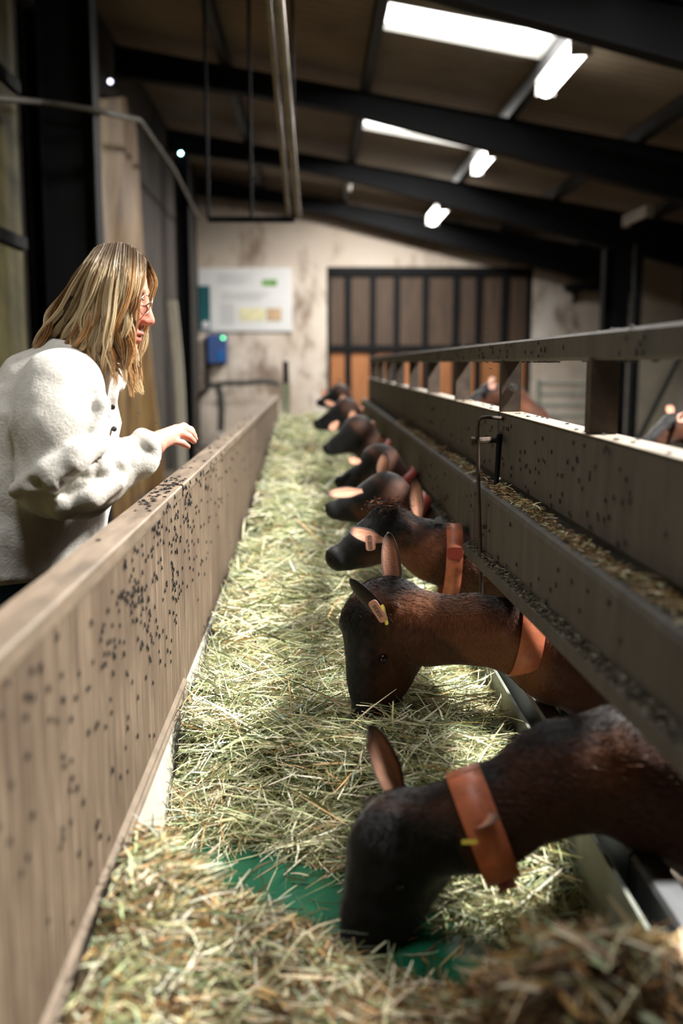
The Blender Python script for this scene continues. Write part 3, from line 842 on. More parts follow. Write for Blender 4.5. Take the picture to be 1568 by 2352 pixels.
parts = [bedbase('x', heap_h, XL, XR, .45, 1.82, 60, 110, .016, rgb(74, 58, 36))]
for (n, x0, x1, y0, y1, w, l, pal) in ((9000, XL + .01, XR - .01, .75, 1.82, (.0010, .0026), (.03, .11), STRAWP), (2500, XL + .01, .12, 1.0, 1.80, (.0010, .0022), (.05, .16), HAYP), (1500, -.1, XR - .01, .75, 1.3, (.002, .0042), (.03, .09), STRAWP)):
    P, W, S, c = hay('x', n, bedpos(heap_h, x0, x1, y0, y1, .03), '', '', pal, w, l, .30, None)
    parts.append(ribbons(clampx(P), W, S, c))
V, F, c = merge(parts)
tag(np_mesh('straw_heap', V, F, M['straw'], None, c), 'heap of brown straw and hay in the near end of the trough', 'straw', kind='stuff')
# loose stalks scattered on the bare green belt between heap and bed
def gappos(n):
    x = rng.uniform(XL + .02, .35, n); y = rng.uniform(1.4, 1.95, n)
    m = (y < bed_front(x) + .03) & (y > heap_back(x) - .02); x, y = x[m], y[m]
    return np.stack([x, y, np.full(len(x), BZ + .004)], 1)
P, W, S, c = hay('x', 330, gappos, '', '', STRAWP, (.0008, .002), (.02, .10), .02, None)
V, F, c = ribbons(clampx(P), W, S, c)
tag(np_mesh('loose_stalks', V, F, M['straw'], None, c), 'loose stalks scattered on the bare patch of green belt', 'straw', kind='stuff')
# litter on the barrier ledge and flange
def ledgepos(xa_, xb_, za, zb_, y0, y1, h):
    def f(n):
        u = rng.uniform(0, 1, n); x = xa_ + (xb_ - xa_) * u; y = rng.uniform(y0, y1, n)
        hh = h * rng.uniform(0, 1, n) * np.clip(.4 + .8 * np.sin(y * 11) * np.sin(y * 5 + 1) + .3, .12, 1) * np.sin(np.pi * np.clip(u, .05, .95))
        return np.stack([x, y, za + (zb_ - za) * u + .003 + hh], 1)
    return f
parts = []
for (y0, y1, n) in ((.6, JB - .02, 2600), (JB + .05, JB + 2.8, 2200)):
    P, W, S, c = hay('x', n, ledgepos(.450, XF - .004, CZ - .318, CZ - .325, y0, y1, .022), '', '', STRAWP, (.0006, .0014), (.010, .035), .25, None)
    P[..., 0] = np.clip(P[..., 0], .437, XF + .006); P[..., 1] = np.clip(P[..., 1], y0, y1); parts.append(ribbons(P, W, S, c))
V, F, c = merge(parts)
tag(np_mesh('ledge_litter', V, F, M['straw'], None, c), 'chopped straw litter lying on the ledge of the steel barrier', 'straw', kind='stuff')
parts = []
for (y0, y1, n, s0, s1) in ((.6, JB - .02, 2400, -.074, .011), (JB + .02, 6.0, 2400, .014, .014)):
    P, W, S, c = hay('x', n, ledgepos(.414, .433, CZ - .4815, CZ - .471, y0, y1, .007), '', '', ([rgb(112, 106, 88), rgb(84, 78, 62), rgb(160, 154, 132), rgb(62, 56, 44)], [4, 4, 2, 3]), (.0006, .0014), (.008, .028), .2, None, fan=(1.2, .9))
    P[..., 2] -= (s0 + (s1 - s0) * (P[..., 1] - .35) / (JB - .36)) if y0 < 1 else .014
    P[..., 0] = np.clip(P[..., 0], .411, .4335); parts.append(ribbons(P, W, S, c))
V, F, c = merge(parts)
tag(np_mesh('flange_litter', V, F, M['straw'], None, c), 'grey chopped litter lying along the bottom flange of the barrier', 'straw', kind='stuff')
# ------------------------------------------------------------------ goats
M['coat'] = vcol('goat coat', .62, .25, sheen=.15, bumpscale=220, bumpstr=.35)
M['fur'] = vcol('goat hair', .5, .3)
M['eye'] = flat('dark amber eye', rgb(22, 15, 10), .12, 0, .3, 40, bump=0)
M['collar'] = flat('orange leather collar', rgb(186, 106, 74), .5, 0, .35, 26, bump=.1)
M['collar_red'] = flat('red strap', rgb(170, 72, 62), .5, 0, .15, 12)
M['tag'] = flat('pink ear tag', rgb(236, 176, 156), .45, 0, .06, 9, bump=0)
M['tag_y'] = flat('yellow ear tag', rgb(222, 208, 84), .45, 0, .06, 9, bump=0)
M['print'] = flat('tag print', rgb(84, 72, 78), .6, 0, .1, 9, bump=0)
M['buckle'] = flat('grey buckle', rgb(150, 158, 166), .4, .3, .1, 9)
BLK = np.array(rgb(13, 12, 13)[:3]); BRN = np.array(rgb(78, 44, 27)[:3]); BRL = np.array(rgb(142, 88, 55)[:3]); PNK = np.array(rgb(208, 150, 120)[:3])

def ear(base, tip, face, width, cup=.35, hue=PNK, dark=BLK):
    """leaf-shaped cupped ear; face = direction its hollow looks"""
    base, tip = np.asarray(base, float), np.asarray(tip, float)
    a = tip - base; L = np.linalg.norm(a); a /= L
    f = nrm(np.asarray(face, float) - a * np.dot(a, face)); s_ = np.cross(a, f)
    NA, NB = 22, 12
    V = []; C = []; th = .0035
    for sgn in (1, -1):
        for i in range(NA + 1):
            t = i / NA
            w = width * .5 * (.42 + .58 * float(smst(0, .42, np.array(t)))) * (1 if t < .45 else max(.0, 1 - ((t - .45) / .55) ** 2.3) ** .62) + .0004
            for j in range(NB + 1):
                b_ = -1 + 2 * j / NB
                bulge = cup * w * (b_ * b_) * (1.15 - .5 * t)
                edge = (1 - abs(b_) ** 4)
                p = base + a * (t * L) + s_ * (b_ * w * (1 - .12 * abs(b_))) + f * (bulge - cup * w * .5 + .010 * t * t) + f * (sgn * th * .5 * edge * min(1, (1 - t) * 6 + .1))
                V.append(p)
                ridge = .80 + .22 * math.cos(b_ * 7.0 + .6) * (1 - t) + .12 * math.sin(t * 30 + b_ * 11) * .5
                rim = smst(.66, .92, np.array(max(abs(b_), (t - .1) / .98 + .02)))
                inner = hue * ridge * (1 - rim) + dark * 1.5 * rim
                back = dark * 1.1 * (1 - .3 * (1 - t)) + BRN * .3 * (1 - t)
                C.append(inner if sgn > 0 else back)
    n1 = (NA + 1) * (NB + 1); F = gridfaces(NA, NB)
    Q = [F[:, ::-1], F + n1]
    rimi = [i * (NB + 1) for i in range(NA + 1)] + [NA * (NB + 1) + j for j in range(1, NB + 1)] + [i * (NB + 1) + NB for i in range(NA - 1, -1, -1)]
    r = np.array(rimi); Q.append(np.stack([r[:-1], r[1:], r[1:] + n1, r[:-1] + n1], 1))
    V = np.array(V); Q = np.concatenate(Q)
    # make the hollow side face f
    n = np.cross(V[Q[0, 1]] - V[Q[0, 0]], V[Q[0, 2]] - V[Q[0, 0]])
    k = Q[len(F) // 2]; n = np.cross(V[k[1]] - V[k[0]], V[k[2]] - V[k[0]])
    if np.dot(n, f) < 0: Q = Q[:, ::-1]
    return V, Q, np.clip(np.array(C), 0, 1)

def ring_band(center, axis, ra, rb, upv, width, thick, mat, name, parent, arc=(0, 2 * math.pi), flare=0):
    """strap round the neck: ellipse in the plane across the axis, ra along upv"""
    ax = nrm(axis); u = nrm(np.asarray(upv) - ax * np.dot(ax, upv)); v = np.cross(ax, u)
    n = 48; V = []
    for i in range(n + 1):
        th = arc[0] + (arc[1] - arc[0]) * i / n
        for (dr, dw) in ((0, -1), (thick, -1), (thick, 1), (0, 1)):
            r_ = u * math.cos(th) * (ra + dr) + v * math.sin(th) * (rb + dr)
            V.append(center + r_ + ax * dw * width * .5)
    F = []
    for i in range(n):
        for k in range(4): F.append((i * 4 + k, i * 4 + (k + 1) % 4, i * 4 + 4 + (k + 1) % 4, i * 4 + 4 + k))
    F.append((0, 1, 2, 3)); F.append((n * 4 + 3, n * 4 + 2, n * 4 + 1, n * 4))
    return np_mesh(name, V, np.array(F), mat, parent)

def plate(name, c, ax, up_, w, h, mat, parent, digits=None, rot=0):
    """rounded tag standing at c; ax = width direction, up_ = height direction"""
    ax = nrm(ax); up_ = nrm(np.asarray(up_) - ax * np.dot(ax, up_)); nn = np.cross(ax, up_)
    pts = []
    rr = .3 * min(w, h)
    for (cx, cy, a0) in ((w / 2 - rr, h / 2 - rr, 0), (-w / 2 + rr, h / 2 - rr, 90), (-w / 2 + rr, -h / 2 + rr, 180), (w / 2 - rr, -h / 2 + rr, 270)):
        for k in range(5):
            a_ = math.radians(a0 + k * 22.5); pts.append((cx + rr * math.cos(a_), cy + rr * math.sin(a_)))
    m = MB(); n = len(pts)
    vs = [c + ax * x + up_ * y + nn * s_ for s_ in (-.0009, .0009) for x, y in pts]
    m.add(vs, [tuple(range(n - 1, -1, -1)), tuple(range(n, 2 * n))] + [(i, (i + 1) % n, n + (i + 1) % n, n + i) for i in range(n)])
    o = m.build(name, mat, parent)
    if digits:
        cu_ = bpy.data.curves.new('tag_number', 'FONT'); cu_.body = digits; cu_.size = min(w, h) * .62; cu_.align_x = 'CENTER'; cu_.align_y = 'CENTER'; cu_.extrude = .0002
        tmp = bpy.data.objects.new('tag_number', cu_); COL.objects.link(tmp)
        bpy.context.view_layer.update()
        me = bpy.data.meshes.new_from_object(tmp.evaluated_get(bpy.context.evaluated_depsgraph_get()))
        bpy.data.objects.remove(tmp)
        long_, short_ = (up_, -ax) if h > w else (ax, up_)
        L = [v.co.copy() for v in me.vertices]; wd = max(p.x for p in L) - min(p.x for p in L); sc_ = max(w, h) * .86 / max(wd, 1e-6)
        for sg in (1, -1):
            k = me.copy()
            for i, p in enumerate(L):
                q = c + long_ * (p.x * min(1, sc_)) * 1 + short_ * p.y * sg * (1 if sg > 0 else -1) + nn * (sg * .0012 + p.z * sg)
                k.vertices[i].co = q
            if sg > 0: link('tag_number', k, M['print'], o)
    return o

def goat(name, label, poll, muzzle, jawdir, neck, bx, gy, ears, res=.007, black_face=.5, face_brown=1.0, fur=0, group=None, collar=None, grade=1.0, seed=0, mask=.70, width=1.0, deep=1.0, deep2=1.0):
    """poll / muzzle: world points of the top of the head and the nose; jawdir: from forehead to jaw; neck: [(point, radius)]; bx: x of the chest"""
    poll, muzzle = np.asarray(poll, float), np.asarray(muzzle, float)
    a = nrm(muzzle - poll); L = np.linalg.norm(muzzle - poll)
    d = nrm(np.asarray(jawdir, float) - a * np.dot(a, jawdir)); s_ = np.cross(a, d)
    root = thing(name, label, 'goat', (bx + .45, gy, 0), group)
    S = Solid(res)
    R = np.stack([a, d, s_])
    Wl = np.eye(3) + (.42 + .75 * (deep - 1)) * np.outer(s_, s_)            # heads are narrow from side to side
    def dp(t): return deep + (deep2 - deep) * float(smst(.30, .90, np.array(t)))
    def H(t, u, v=0): return poll + a * t * L + d * u * dp(t) * L + s_ * v * L
    t0 = max(.13, .245 * deep - .105); D = deep * L
    S.cone(H(t0, .245), H(.55, .235), .245 * D, .190 * dp(.55) * L, .03, Wl)
    S.cone(H(.53, .235), H(.90, .18), .188 * dp(.53) * L, .120 * dp(.9) * L, .03, Wl)
    S.cone(H(.30, .45), H(.86, .29), .125 * D, .078 * dp(.86) * L, .03, Wl)
    S.ell(H(.93, .18), np.array([.085, .125 * deep2, .095]) * L, R, .02)
    S.ell(H(.80, .345), np.array([.09, .055, .065]) * L, R, .015)      # chin
    for sg in (1, -1):
        S.ell(H(.40, .125, sg * .13), np.array([.085, .055, .05]) * L, R, .015)   # brow over the eye
        S.ell(H(.42, .195, sg * .182), np.array([.036, .03, .022]) * L, R, .008, 'sub')
        S.ell(H(.985, .125, sg * .055), np.array([.03, .018, .02]) * L, R, .006, 'sub')   # nostril
        S.cone(H(.05, .19, sg * .10), H(.0, .19, sg * .235), .055 * L, .034 * L, .02)
    S.cone(H(.76, .285, -.2), H(.99, .25, -.2), .004, .004, .004, None, 'sub')
    npt = [H(.16, .28)] + [np.asarray(p, float) for p, r_ in neck]
    nr = [.235 * L * min(deep, 1.2)] + [r_ for p, r_ in neck]
    Wn = np.diag([1, 1.28 / width, 1])
    S.chain(npt, nr, .035, Wn)
    # trunk behind the barrier, legs, tail
    zb_ = .60
    Wb = np.diag([1, 1.12, 1])
    last = npt[-1]
    S.cone(last, (bx + .18, gy, zb_), nr[-1], .165, .05, Wb)
    S.cone((bx + .06, gy, zb_ - .06), (bx + .30, gy, zb_), .135, .175, .05, Wb)
    S.cone((bx + .30, gy, zb_ - .01), (bx + .72, gy, zb_ - .02), .180, .195, .05, Wb)
    S.cone((bx + .72, gy, zb_ - .02), (bx + .95, gy, zb_ + .05), .185, .125, .05, Wb)
    S.chain([(bx + 1.03, gy, zb_ + .11), (bx + 1.12, gy, zb_ + .17), (bx + 1.15, gy, zb_ + .25)], [.035, .028, .012], .02)
    for sg in (1, -1):
        y = gy + sg * .085
        S.chain([(bx + .12, y, .50), (bx + .11, y, .29), (bx + .12, y, .09), (bx + .10, y, .035), (bx + .09, y, .018)], [.075, .033, .022, .027, .026], .02)
        S.chain([(bx + .84, y, .52), (bx + .76, y + sg * .015, .40), (bx + .93, y, .27), (bx + .90, y, .09), (bx + .885, y, .035), (bx + .875, y, .018)], [.11, .07, .030, .022, .027, .026], .025)
    S.plane((0, 0, .001), (0, 0, -1), .004)
    V, Q = S.mesh(lambda P: .0012 * lump(P, 130, seed))
    N = vnormals(V, Q)
    # markings: black face, dorsal stripe, lower legs; brown flanks (pigment of the coat)
    rel = V - poll; tH = rel @ a / L; uH = rel @ d / L / deep; vH = rel @ s_ / L
    j = lump(V, 75, seed) * .5 + lump(V, 190, seed + 3) * .5
    col = BRN[None] * (1 + .22 * j)[:, None] * np.ones((len(V), 3))
    col = col * (1 - .35 * smst(.2, .9, -N[:, 2]))[:, None] if False else col
    headm = smst(-.12, .06, tH) * (1 - smst(.62, .74, uH)) * (np.abs(vH) < .5)
    light = smst(.35, .75, lump(V, 14, seed + 1)) * .5
    col = col * (1 - light[:, None]) + BRL[None] * light[:, None]
    stripe = smst(.48, .86, N[:, 2] + .14 * j) * (1 - headm) * smst(-.4, 0, -tH + .1)
    stripe = np.maximum(stripe, 0)
    legs = 1 - smst(.30, .40, V[:, 2] + .02 * j)
    legs = legs * (V[:, 0] > bx - .02)
    face = headm * smst(black_face + .10, black_face - .08, uH + .06 * j + .05 * np.abs(vH) * 0)
    muzz = headm * smst(mask, mask + .12, tH + .05 * j)
    rump_line = smst(.36, .30, V[:, 2]) * 0
    k = np.clip(np.maximum.reduce([stripe * .95, legs, face, muzz]), 0, 1)
    col = col * (1 - k[:, None]) + BLK[None] * (1 + .3 * j)[:, None] * k[:, None]
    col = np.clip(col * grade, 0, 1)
    parts = [(V, Q, col)]
    for (eb, et, ef, ew) in ears:
        if not hasattr(eb, '__len__'): eb = H(.0, .36, eb * .20)
        v_, q_, c_ = ear(eb, et, ef, ew); parts.append((v_, q_, np.clip(c_ * .95, 0, 1)))
    Va, Qa, Ca = merge(parts)
    np_mesh('body', Va, Qa, M['coat'], root, Ca)
    for sg in (1, -1):
        m = MB(); c = H(.42, .19, sg * .160); m.ball(c, .034 * L, 14, 10); m.build('eye', M['eye'], root)
    if fur:
        # lie of the coat: from the face back along the neck and down
        vis = (V[:, 0] < bx + .05) & (tH < .75)
        tri = Q[vis[Q].all(1)]
        A = np.linalg.norm(np.cross(V[tri[:, 2]] - V[tri[:, 0]], V[tri[:, 3]] - V[tri[:, 1]]), axis=1)
        pick = rng.choice(len(tri), fur, p=A / A.sum()); w = rng.dirichlet((1, 1, 1, 1), fur)
        T = tri[pick]; P0 = (V[T] * w[..., None]).sum(1); n0 = N[T[:, 0]]; c0 = (col[T] * w[..., None]).sum(1)
        flow = np.where((smst(-.1, .3, (P0 - poll) @ a / L))[:, None] > .5, -a[None] * np.ones((fur, 1)), nrm(npt[-1] - npt[0])[None] + np.array([0, 0, -.25])[None])
        flow = flow + rng.normal(0, .22, (fur, 3)); flow -= n0 * (flow * n0).sum(1)[:, None]
        flow /= np.linalg.norm(flow, axis=1)[:, None] + 1e-9
        ln = rng.uniform(.008, .017, fur) * np.where((P0 - poll) @ a / L > .25, .5, 1.0)
        t_ = np.array([0, .5, 1.0])
        Pf = P0[:, None] - n0[:, None] * .001 + flow[:, None] * (ln[:, None] * t_[None])[..., None] + n0[:, None] * (ln[:, None] * .26 * np.sin(t_ * 2.2)[None])[..., None]
        sd = np.cross(flow, n0 + rng.normal(0, .3, (fur, 3))); sd /= np.linalg.norm(sd, axis=1)[:, None] + 1e-9
        Wf = np.array([.0006, .00045, .0001])[None] * np.ones((fur, 1))
        cf = np.clip(c0 * rng.uniform(.7, 1.5, (fur, 1)), 0, 1)
        v_, f_, c_ = ribbons(Pf, Wf, np.repeat(sd[:, None], 3, 1), np.repeat(cf[:, None], 3, 1))
        np_mesh('fur', v_, f_, M['fur'], root, c_)
    return root, H, L

def neckball(px, py, Y, r): return (onY(px, py, Y), r)

# goat closest to the camera: black head down in the straw
G1Y = 1.50
poll = onY(824, 1850, G1Y); muz = onY(742, 2246, 1.42)
ears1 = [(-1, onY(834, 1662, G1Y + .05), (.45, -.8, .45), .066),
         (1, onY(1156, 1892, G1Y - .13), (-.1, -.75, .7), .046)]
g1, H1, L1 = goat('goat', 'brown goat with a black head bent into the brown straw heap', poll, muz, (.70, .50, -.45),
    [neckball(1110, 1885, G1Y, .076), neckball(1285, 1785, G1Y, .084), neckball(1430, 1765, G1Y, .096), neckball(1560, 1800, G1Y + .02, .120)],
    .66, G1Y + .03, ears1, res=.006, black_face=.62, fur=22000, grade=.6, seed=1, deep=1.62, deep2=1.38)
cA = onY(1108, 1893, G1Y)
ring_band(cA, onY(1430, 1760, G1Y) - onY(1050, 1900, G1Y), .091, .084, (0, 0, 1), .056, .003, M['collar'], 'collar', g1)
ring_band(cA + np.array([.004, 0, -.006]), onY(1430, 1760, G1Y) - onY(1050, 1900, G1Y), .097, .090, (0, 0, 1), .030, .003, M['collar_red'], 'collar_plate', g1, arc=(math.pi * .8, math.pi * 1.2))
plate('ear_tag', onY(1078, 1934, G1Y - .10), (1, -.2, .1), (0, .3, 1), .024, .007, M['tag_y'], g1)

# second goat: brown head in profile, face down in the hay
G2Y = 2.15
poll = onY(782, 1378, G2Y); muz = onY(790, 1692, G2Y - .02)
ears2 = [(onY(905, 1378, G2Y + .05), onY(886, 1220, G2Y + .05), (.35, -.85, .3), .056),
         (onY(893, 1432, G2Y - .07), onY(800, 1336, G2Y - .12), (.55, .75, .35), .056)]
g2, H2, L2 = goat('goat', 'brown goat with a broad orange collar, face down in the hay beside the locking lever', poll, muz, (.19, .07, -.02),
    [neckball(985, 1448, G2Y, .073), neckball(1085, 1446, G2Y, .072), neckball(1190, 1462, G2Y, .078), neckball(1290, 1500, G2Y + .02, .11)],
    .66, G2Y + .03, ears2, res=.0055, black_face=.13, fur=46000, seed=2, deep=1.36, deep2=.95)
cA = onY(1203, 1463, G2Y)
axis = onY(1250, 1470, G2Y) - onY(1150, 1455, G2Y)
ring_band(cA, axis, .088, .078, (0, 0, 1), .052, .003, M['collar'], 'collar', g2)
plate('ear_tag', onY(868, 1404, G2Y - .115), onY(905, 1385, G2Y - .115) - onY(868, 1404, G2Y - .10), onY(855, 1385, G2Y - .115) - onY(880, 1428, G2Y - .115), .021, .052, M['tag'], g2, '30820')
plate('ear_tag', onY(883, 1412, G2Y - .105), np.array([.5, .8, 0]), onY(877, 1392, G2Y - .105) - onY(890, 1432, G2Y - .105), .012, .044, M['tag_y'], g2)
# pale tuft on the forehead
nT = 260; base = H2(.12, .16) ; P0 = base + rng.normal(0, .012, (nT, 3)) * np.array([1, 1, .6])
dirs = np.stack([rng.normal(-.45, .25, nT), rng.normal(-.35, .3, nT), rng.normal(.05, .5, nT)], 1); dirs /= np.linalg.norm(dirs, axis=1)[:, None]
t_ = np.array([0, .5, 1.0]); ln = rng.uniform(.015, .035, nT)
Pf = P0[:, None] + dirs[:, None] * (ln[:, None] * t_[None])[..., None]; Pf[..., 2] -= (t_ ** 2 * .01)[None]
cc = np.where(rng.uniform(0, 1, nT)[:, None] < .3, np.array(rgb(206, 198, 196)[:3])[None], BLK[None] * 1.6 + 0 * P0)
v_, f_, c_ = ribbons(Pf, np.array([.0006, .0005, .0001])[None] * np.ones((nT, 1)), np.repeat(np.cross(dirs, rng.normal(0, 1, (nT, 3)))[:, None], 3, 1), np.repeat(cc[:, None], 3, 1))
np_mesh('forehead_tuft', v_, f_, M['fur'], g2, c_)

# third goat: head level, dark mask, two raised ears
G3Y = 2.78
poll = onY(892, 1150, G3Y); muz = onY(742, 1262, G3Y - .05)
ears3 = [(onY(962, 1200, G3Y + .04), onY(950, 1096, G3Y + .06), (0, -1, .1), .045),
         (onY(882, 1242, G3Y - .06), onY(797, 1222, G3Y - .10), (.1, -.8, .6), .052)]
g3, H3, L3 = goat('goat', 'brown goat with tousled poll and tagged ear, nose just above the hay', poll, muz, (.25, .50, -1),
    [neckball(1000, 1268, G3Y, .080), neckball(1060, 1285, G3Y, .085), neckball(1130, 1310, G3Y + .02, .105)],
    .66, G3Y + .03, ears3, res=.0065, black_face=.24, fur=26000, seed=3, mask=.62, deep=1.42, deep2=1.25)
cA = onY(1033, 1290, G3Y)
ring_band(cA, (1, 0, -.06), .108, .085, (0, 0, 1), .046, .003, M['collar'], 'collar', g3)
plate('collar_plate', onY(1035, 1258, G3Y) + np.array([0, -.087, 0]), (1, 0, 0), (0, 0, 1), .044, .034, M['collar_red'], g3)
plate('ear_tag', onY(850, 1246, G3Y - .115), (1, .1, .1), (0, 0, 1), .026, .045, M['tag'], g3, '60820')
plate('collar_buckle', onY(1005, 1194, G3Y) + np.array([0, -.02, 0]), (1, 0, .3), (0, 0, 1), .02, .022, M['buckle'], g3)
nT = 500; base = H3(.06, .02); P0 = base + rng.normal(0, .02, (nT, 3)) * np.array([1.2, 1, .4])
dirs = np.stack([rng.normal(.5, .5, nT), rng.normal(-.35, .4, nT), rng.uniform(-.1, .45, nT)], 1); dirs /= np.linalg.norm(dirs, axis=1)[:, None]
ln = rng.uniform(.010, .022, nT); Pf = P0[:, None] + dirs[:, None] * (ln[:, None] * t_[None])[..., None]
cc = np.where(rng.uniform(0, 1, nT)[:, None] < .6, BRN[None] * 1.5, BLK[None] * 1.6 + 0 * P0)
v_, f_, c_ = ribbons(Pf, np.array([.0008, .0006, .0001])[None] * np.ones((nT, 1)), np.repeat(np.cross(dirs, rng.normal(0, 1, (nT, 3)))[:, None], 3, 1), np.repeat(cc[:, None], 3, 1))
np_mesh('forehead_tuft', v_, f_, M['fur'], g3, c_)

# further goats along the trough
def far_goat(label, Y, pp, mp, e1, e2, bf, seed, neckpx, grade=1.0, col_mat='collar_red', jaw=(.12, 0, -1), res=.009):
    poll, muz = onY(*pp, Y), onY(*mp, Y)
    er = []
    if e1: er.append((onY(*e1[0], Y + .04), onY(*e1[1], Y + .06), (0, -1, .2), .046))
    if e2: er.append((onY(*e2[0], Y - .06), onY(*e2[1], Y - .10), (.1, -.8, .6), .05))
    n1 = onY(*neckpx, Y)
    n2 = np.array([.44, Y, .665]); n3 = np.array([.60, Y + .02, .64])
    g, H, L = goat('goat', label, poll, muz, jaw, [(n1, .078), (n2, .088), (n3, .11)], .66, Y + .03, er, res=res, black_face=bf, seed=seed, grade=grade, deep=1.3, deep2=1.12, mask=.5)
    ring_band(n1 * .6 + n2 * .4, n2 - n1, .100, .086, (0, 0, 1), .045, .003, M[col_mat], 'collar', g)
    return g
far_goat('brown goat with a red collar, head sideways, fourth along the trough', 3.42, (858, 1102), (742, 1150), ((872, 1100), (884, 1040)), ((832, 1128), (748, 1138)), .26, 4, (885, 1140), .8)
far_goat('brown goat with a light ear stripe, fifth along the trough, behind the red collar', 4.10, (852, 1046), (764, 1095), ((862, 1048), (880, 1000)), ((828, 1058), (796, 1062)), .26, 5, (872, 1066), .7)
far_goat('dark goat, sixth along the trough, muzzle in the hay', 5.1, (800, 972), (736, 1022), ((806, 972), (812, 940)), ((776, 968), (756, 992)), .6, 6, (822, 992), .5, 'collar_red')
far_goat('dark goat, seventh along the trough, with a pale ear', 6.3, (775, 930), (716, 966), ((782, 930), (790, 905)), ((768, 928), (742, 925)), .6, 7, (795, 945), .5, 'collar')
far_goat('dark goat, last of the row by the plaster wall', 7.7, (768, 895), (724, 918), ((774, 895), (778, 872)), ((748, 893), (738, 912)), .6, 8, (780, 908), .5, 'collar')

# two goats standing in the pen, seen through the gap under the rail
def pen_goat(label, px, py, Y, seed, gy=0):
    p = onY(px, py, Y)
    poll = p + np.array([.04, 0, .08]); muz = p + np.array([-.13, -.10, -.03])
    er = [(poll + np.array([.02, .06, -.02]), poll + np.array([.05, .17, .02]), (-.3, -1, .1), .05), (poll + np.array([0, -.07, -.02]), poll + np.array([0, -.19, .0]), (-.5, -.4, .7), .05)]
    g, H, L = goat('goat', label, poll, muz, (.3, 0, -1), [(poll + np.array([.14, 0, -.10]), .075), (poll + np.array([.26, 0, -.24]), .095), (np.array([p[0] + .36, Y, .66]), .12)], p[0] + .28, Y, er, res=.011, black_face=.2, seed=seed)
    plate('ear_tag', poll + np.array([-.01, -.16, -.02]), (1, -.3, 0), (0, 0, 1), .035, .04, M['tag'], g)
pen_goat('brown goat standing in the pen in front of the brown door, pink ear tag', 1106, 908, 5.72, 11)
pen_goat('brown goat standing in the pen beyond the first rail post, by the pale sheet', 1520, 985, 4.6, 12)
# ------------------------------------------------------------------ the woman behind the fence
M['skin'] = vcol('skin', .5, .35)
t = NT('cream fleece'); v = t.coord(); n1 = t.noise(v, 160, 4, .7); n2 = t.noise(v, 40, 4)
t.set(t.ramp(n2, [(.3, rgb(206, 200, 189)), (.7, rgb(224, 219, 209))]), .95, 0, .1); t.b.inputs['Sheen Weight'].default_value = .4
t.bump(n1, .55, .004); M['fleece'] = t.m
M["jeans"] = flat("blue jeans", rgb(34, 66, 104), .85, 0, .25, 60, bump=.2)
M['shoe'] = flat('dark boots', rgb(34, 32, 30), .6)
M['hairm'] = vcol('blonde hair', .42, .4, trans=.32)
M['gold'] = flat('thin metal frame', rgb(190, 180, 170), .25, .9, .1, 30, bump=0)
t = NT('spectacle lens'); tp = t.n('ShaderNodeBsdfTransparent'); gs = t.n('ShaderNodeBsdfGlossy'); gs.inputs['Roughness'].default_value = .03
mx = t.n('ShaderNodeMixShader'); mx.inputs[0].default_value = .06
t.l(tp.outputs[0], mx.inputs[1]); t.l(gs.outputs[0], mx.inputs[2]); t.l(mx.outputs[0], t.t.nodes['Material Output'].inputs[0]); M['lens'] = t.m

WY = 2.22
person = thing('person', 'blonde woman with glasses in a cream fleece jacket reaching over the board fence', 'person', (-.68, WY, 0))
ct, st = math.cos(math.radians(11)), math.sin(math.radians(11))
fx = nrm(np.array([ct, -.03, -st])); fz = nrm(np.array([st, 0, ct])); fy = np.cross(fz, fx)
H0 = onY(238, 676, WY)
RH = np.stack([fx, fy, fz])
def HD(x, y, z): return H0 + fx * x + fy * y + fz * z
B = Solid(.0036)
B.ell(HD(.021, 0, .022), (.069, .068, .075), RH, .02)
B.ell(HD(.035, 0, -.035), (.058, .060, .088), RH, .02)
B.ell(HD(.040, 0, -.080), (.046, .046, .036), RH, .02)
B.ell(HD(.074, 0, -.112), (.017, .020, .015), RH, .02)               # chin
B.cone(HD(.086, 0, .008), HD(.107, 0, -.036), .0085, .0115, .012)       # nose
for sg in (1, -1):
    B.ell(HD(.098, sg * .011, -.040), (.011, .008, .008), RH, .006)
    B.ell(HD(.073, sg * .030, .022), (.018, .026, .010), RH, .012)    # brow
    B.ell(HD(.090, sg * .032, .002), (.012, .017, .011), RH, .010, 'sub')
    B.ell(HD(.052, sg * .042, -.035), (.028, .018, .022), RH, .012)   # cheek
    B.ell(HD(-.006, sg * .064, -.012), (.018, .008, .028), RH, .008)  # ear
B.ell(HD(.088, 0, -.067), (.013, .022, .0065), RH, .006)
B.ell(HD(.085, 0, -.081), (.012, .019, .007), RH, .006)
B.ell(HD(.104, 0, -.0735), (.016, .020, .0016), RH, .003, 'sub')
chest = onY(128, 950, WY); pel = onY(58, 1290, WY)
nb = onY(182, 838, WY)
B.chain([HD(-.025, 0, -.06), nb, chest], [.050, .055, .09], .03)
Wt = np.diag([1, .72, 1])
B.chain([chest + np.array([0, 0, .06]), chest, (chest + pel) / 2, pel, pel + np.array([-.01, 0, -.08])], [.07, .10, .092, .105, .11], .04, Wt)
shR, elR, wrR = onY(140, 895, WY - .17), onY(140, 1105, 2.00), onY(352, 1022, 2.06)
shL = onY(140, 895, WY + .17); elL = onY(120, 1130, WY + .25); wrL = onY(150, 1330, WY + .24)
B.chain([shR, elR, wrR], [.048, .040, .025], .03)
B.chain([shL, elL, wrL], [.048, .040, .025], .03)
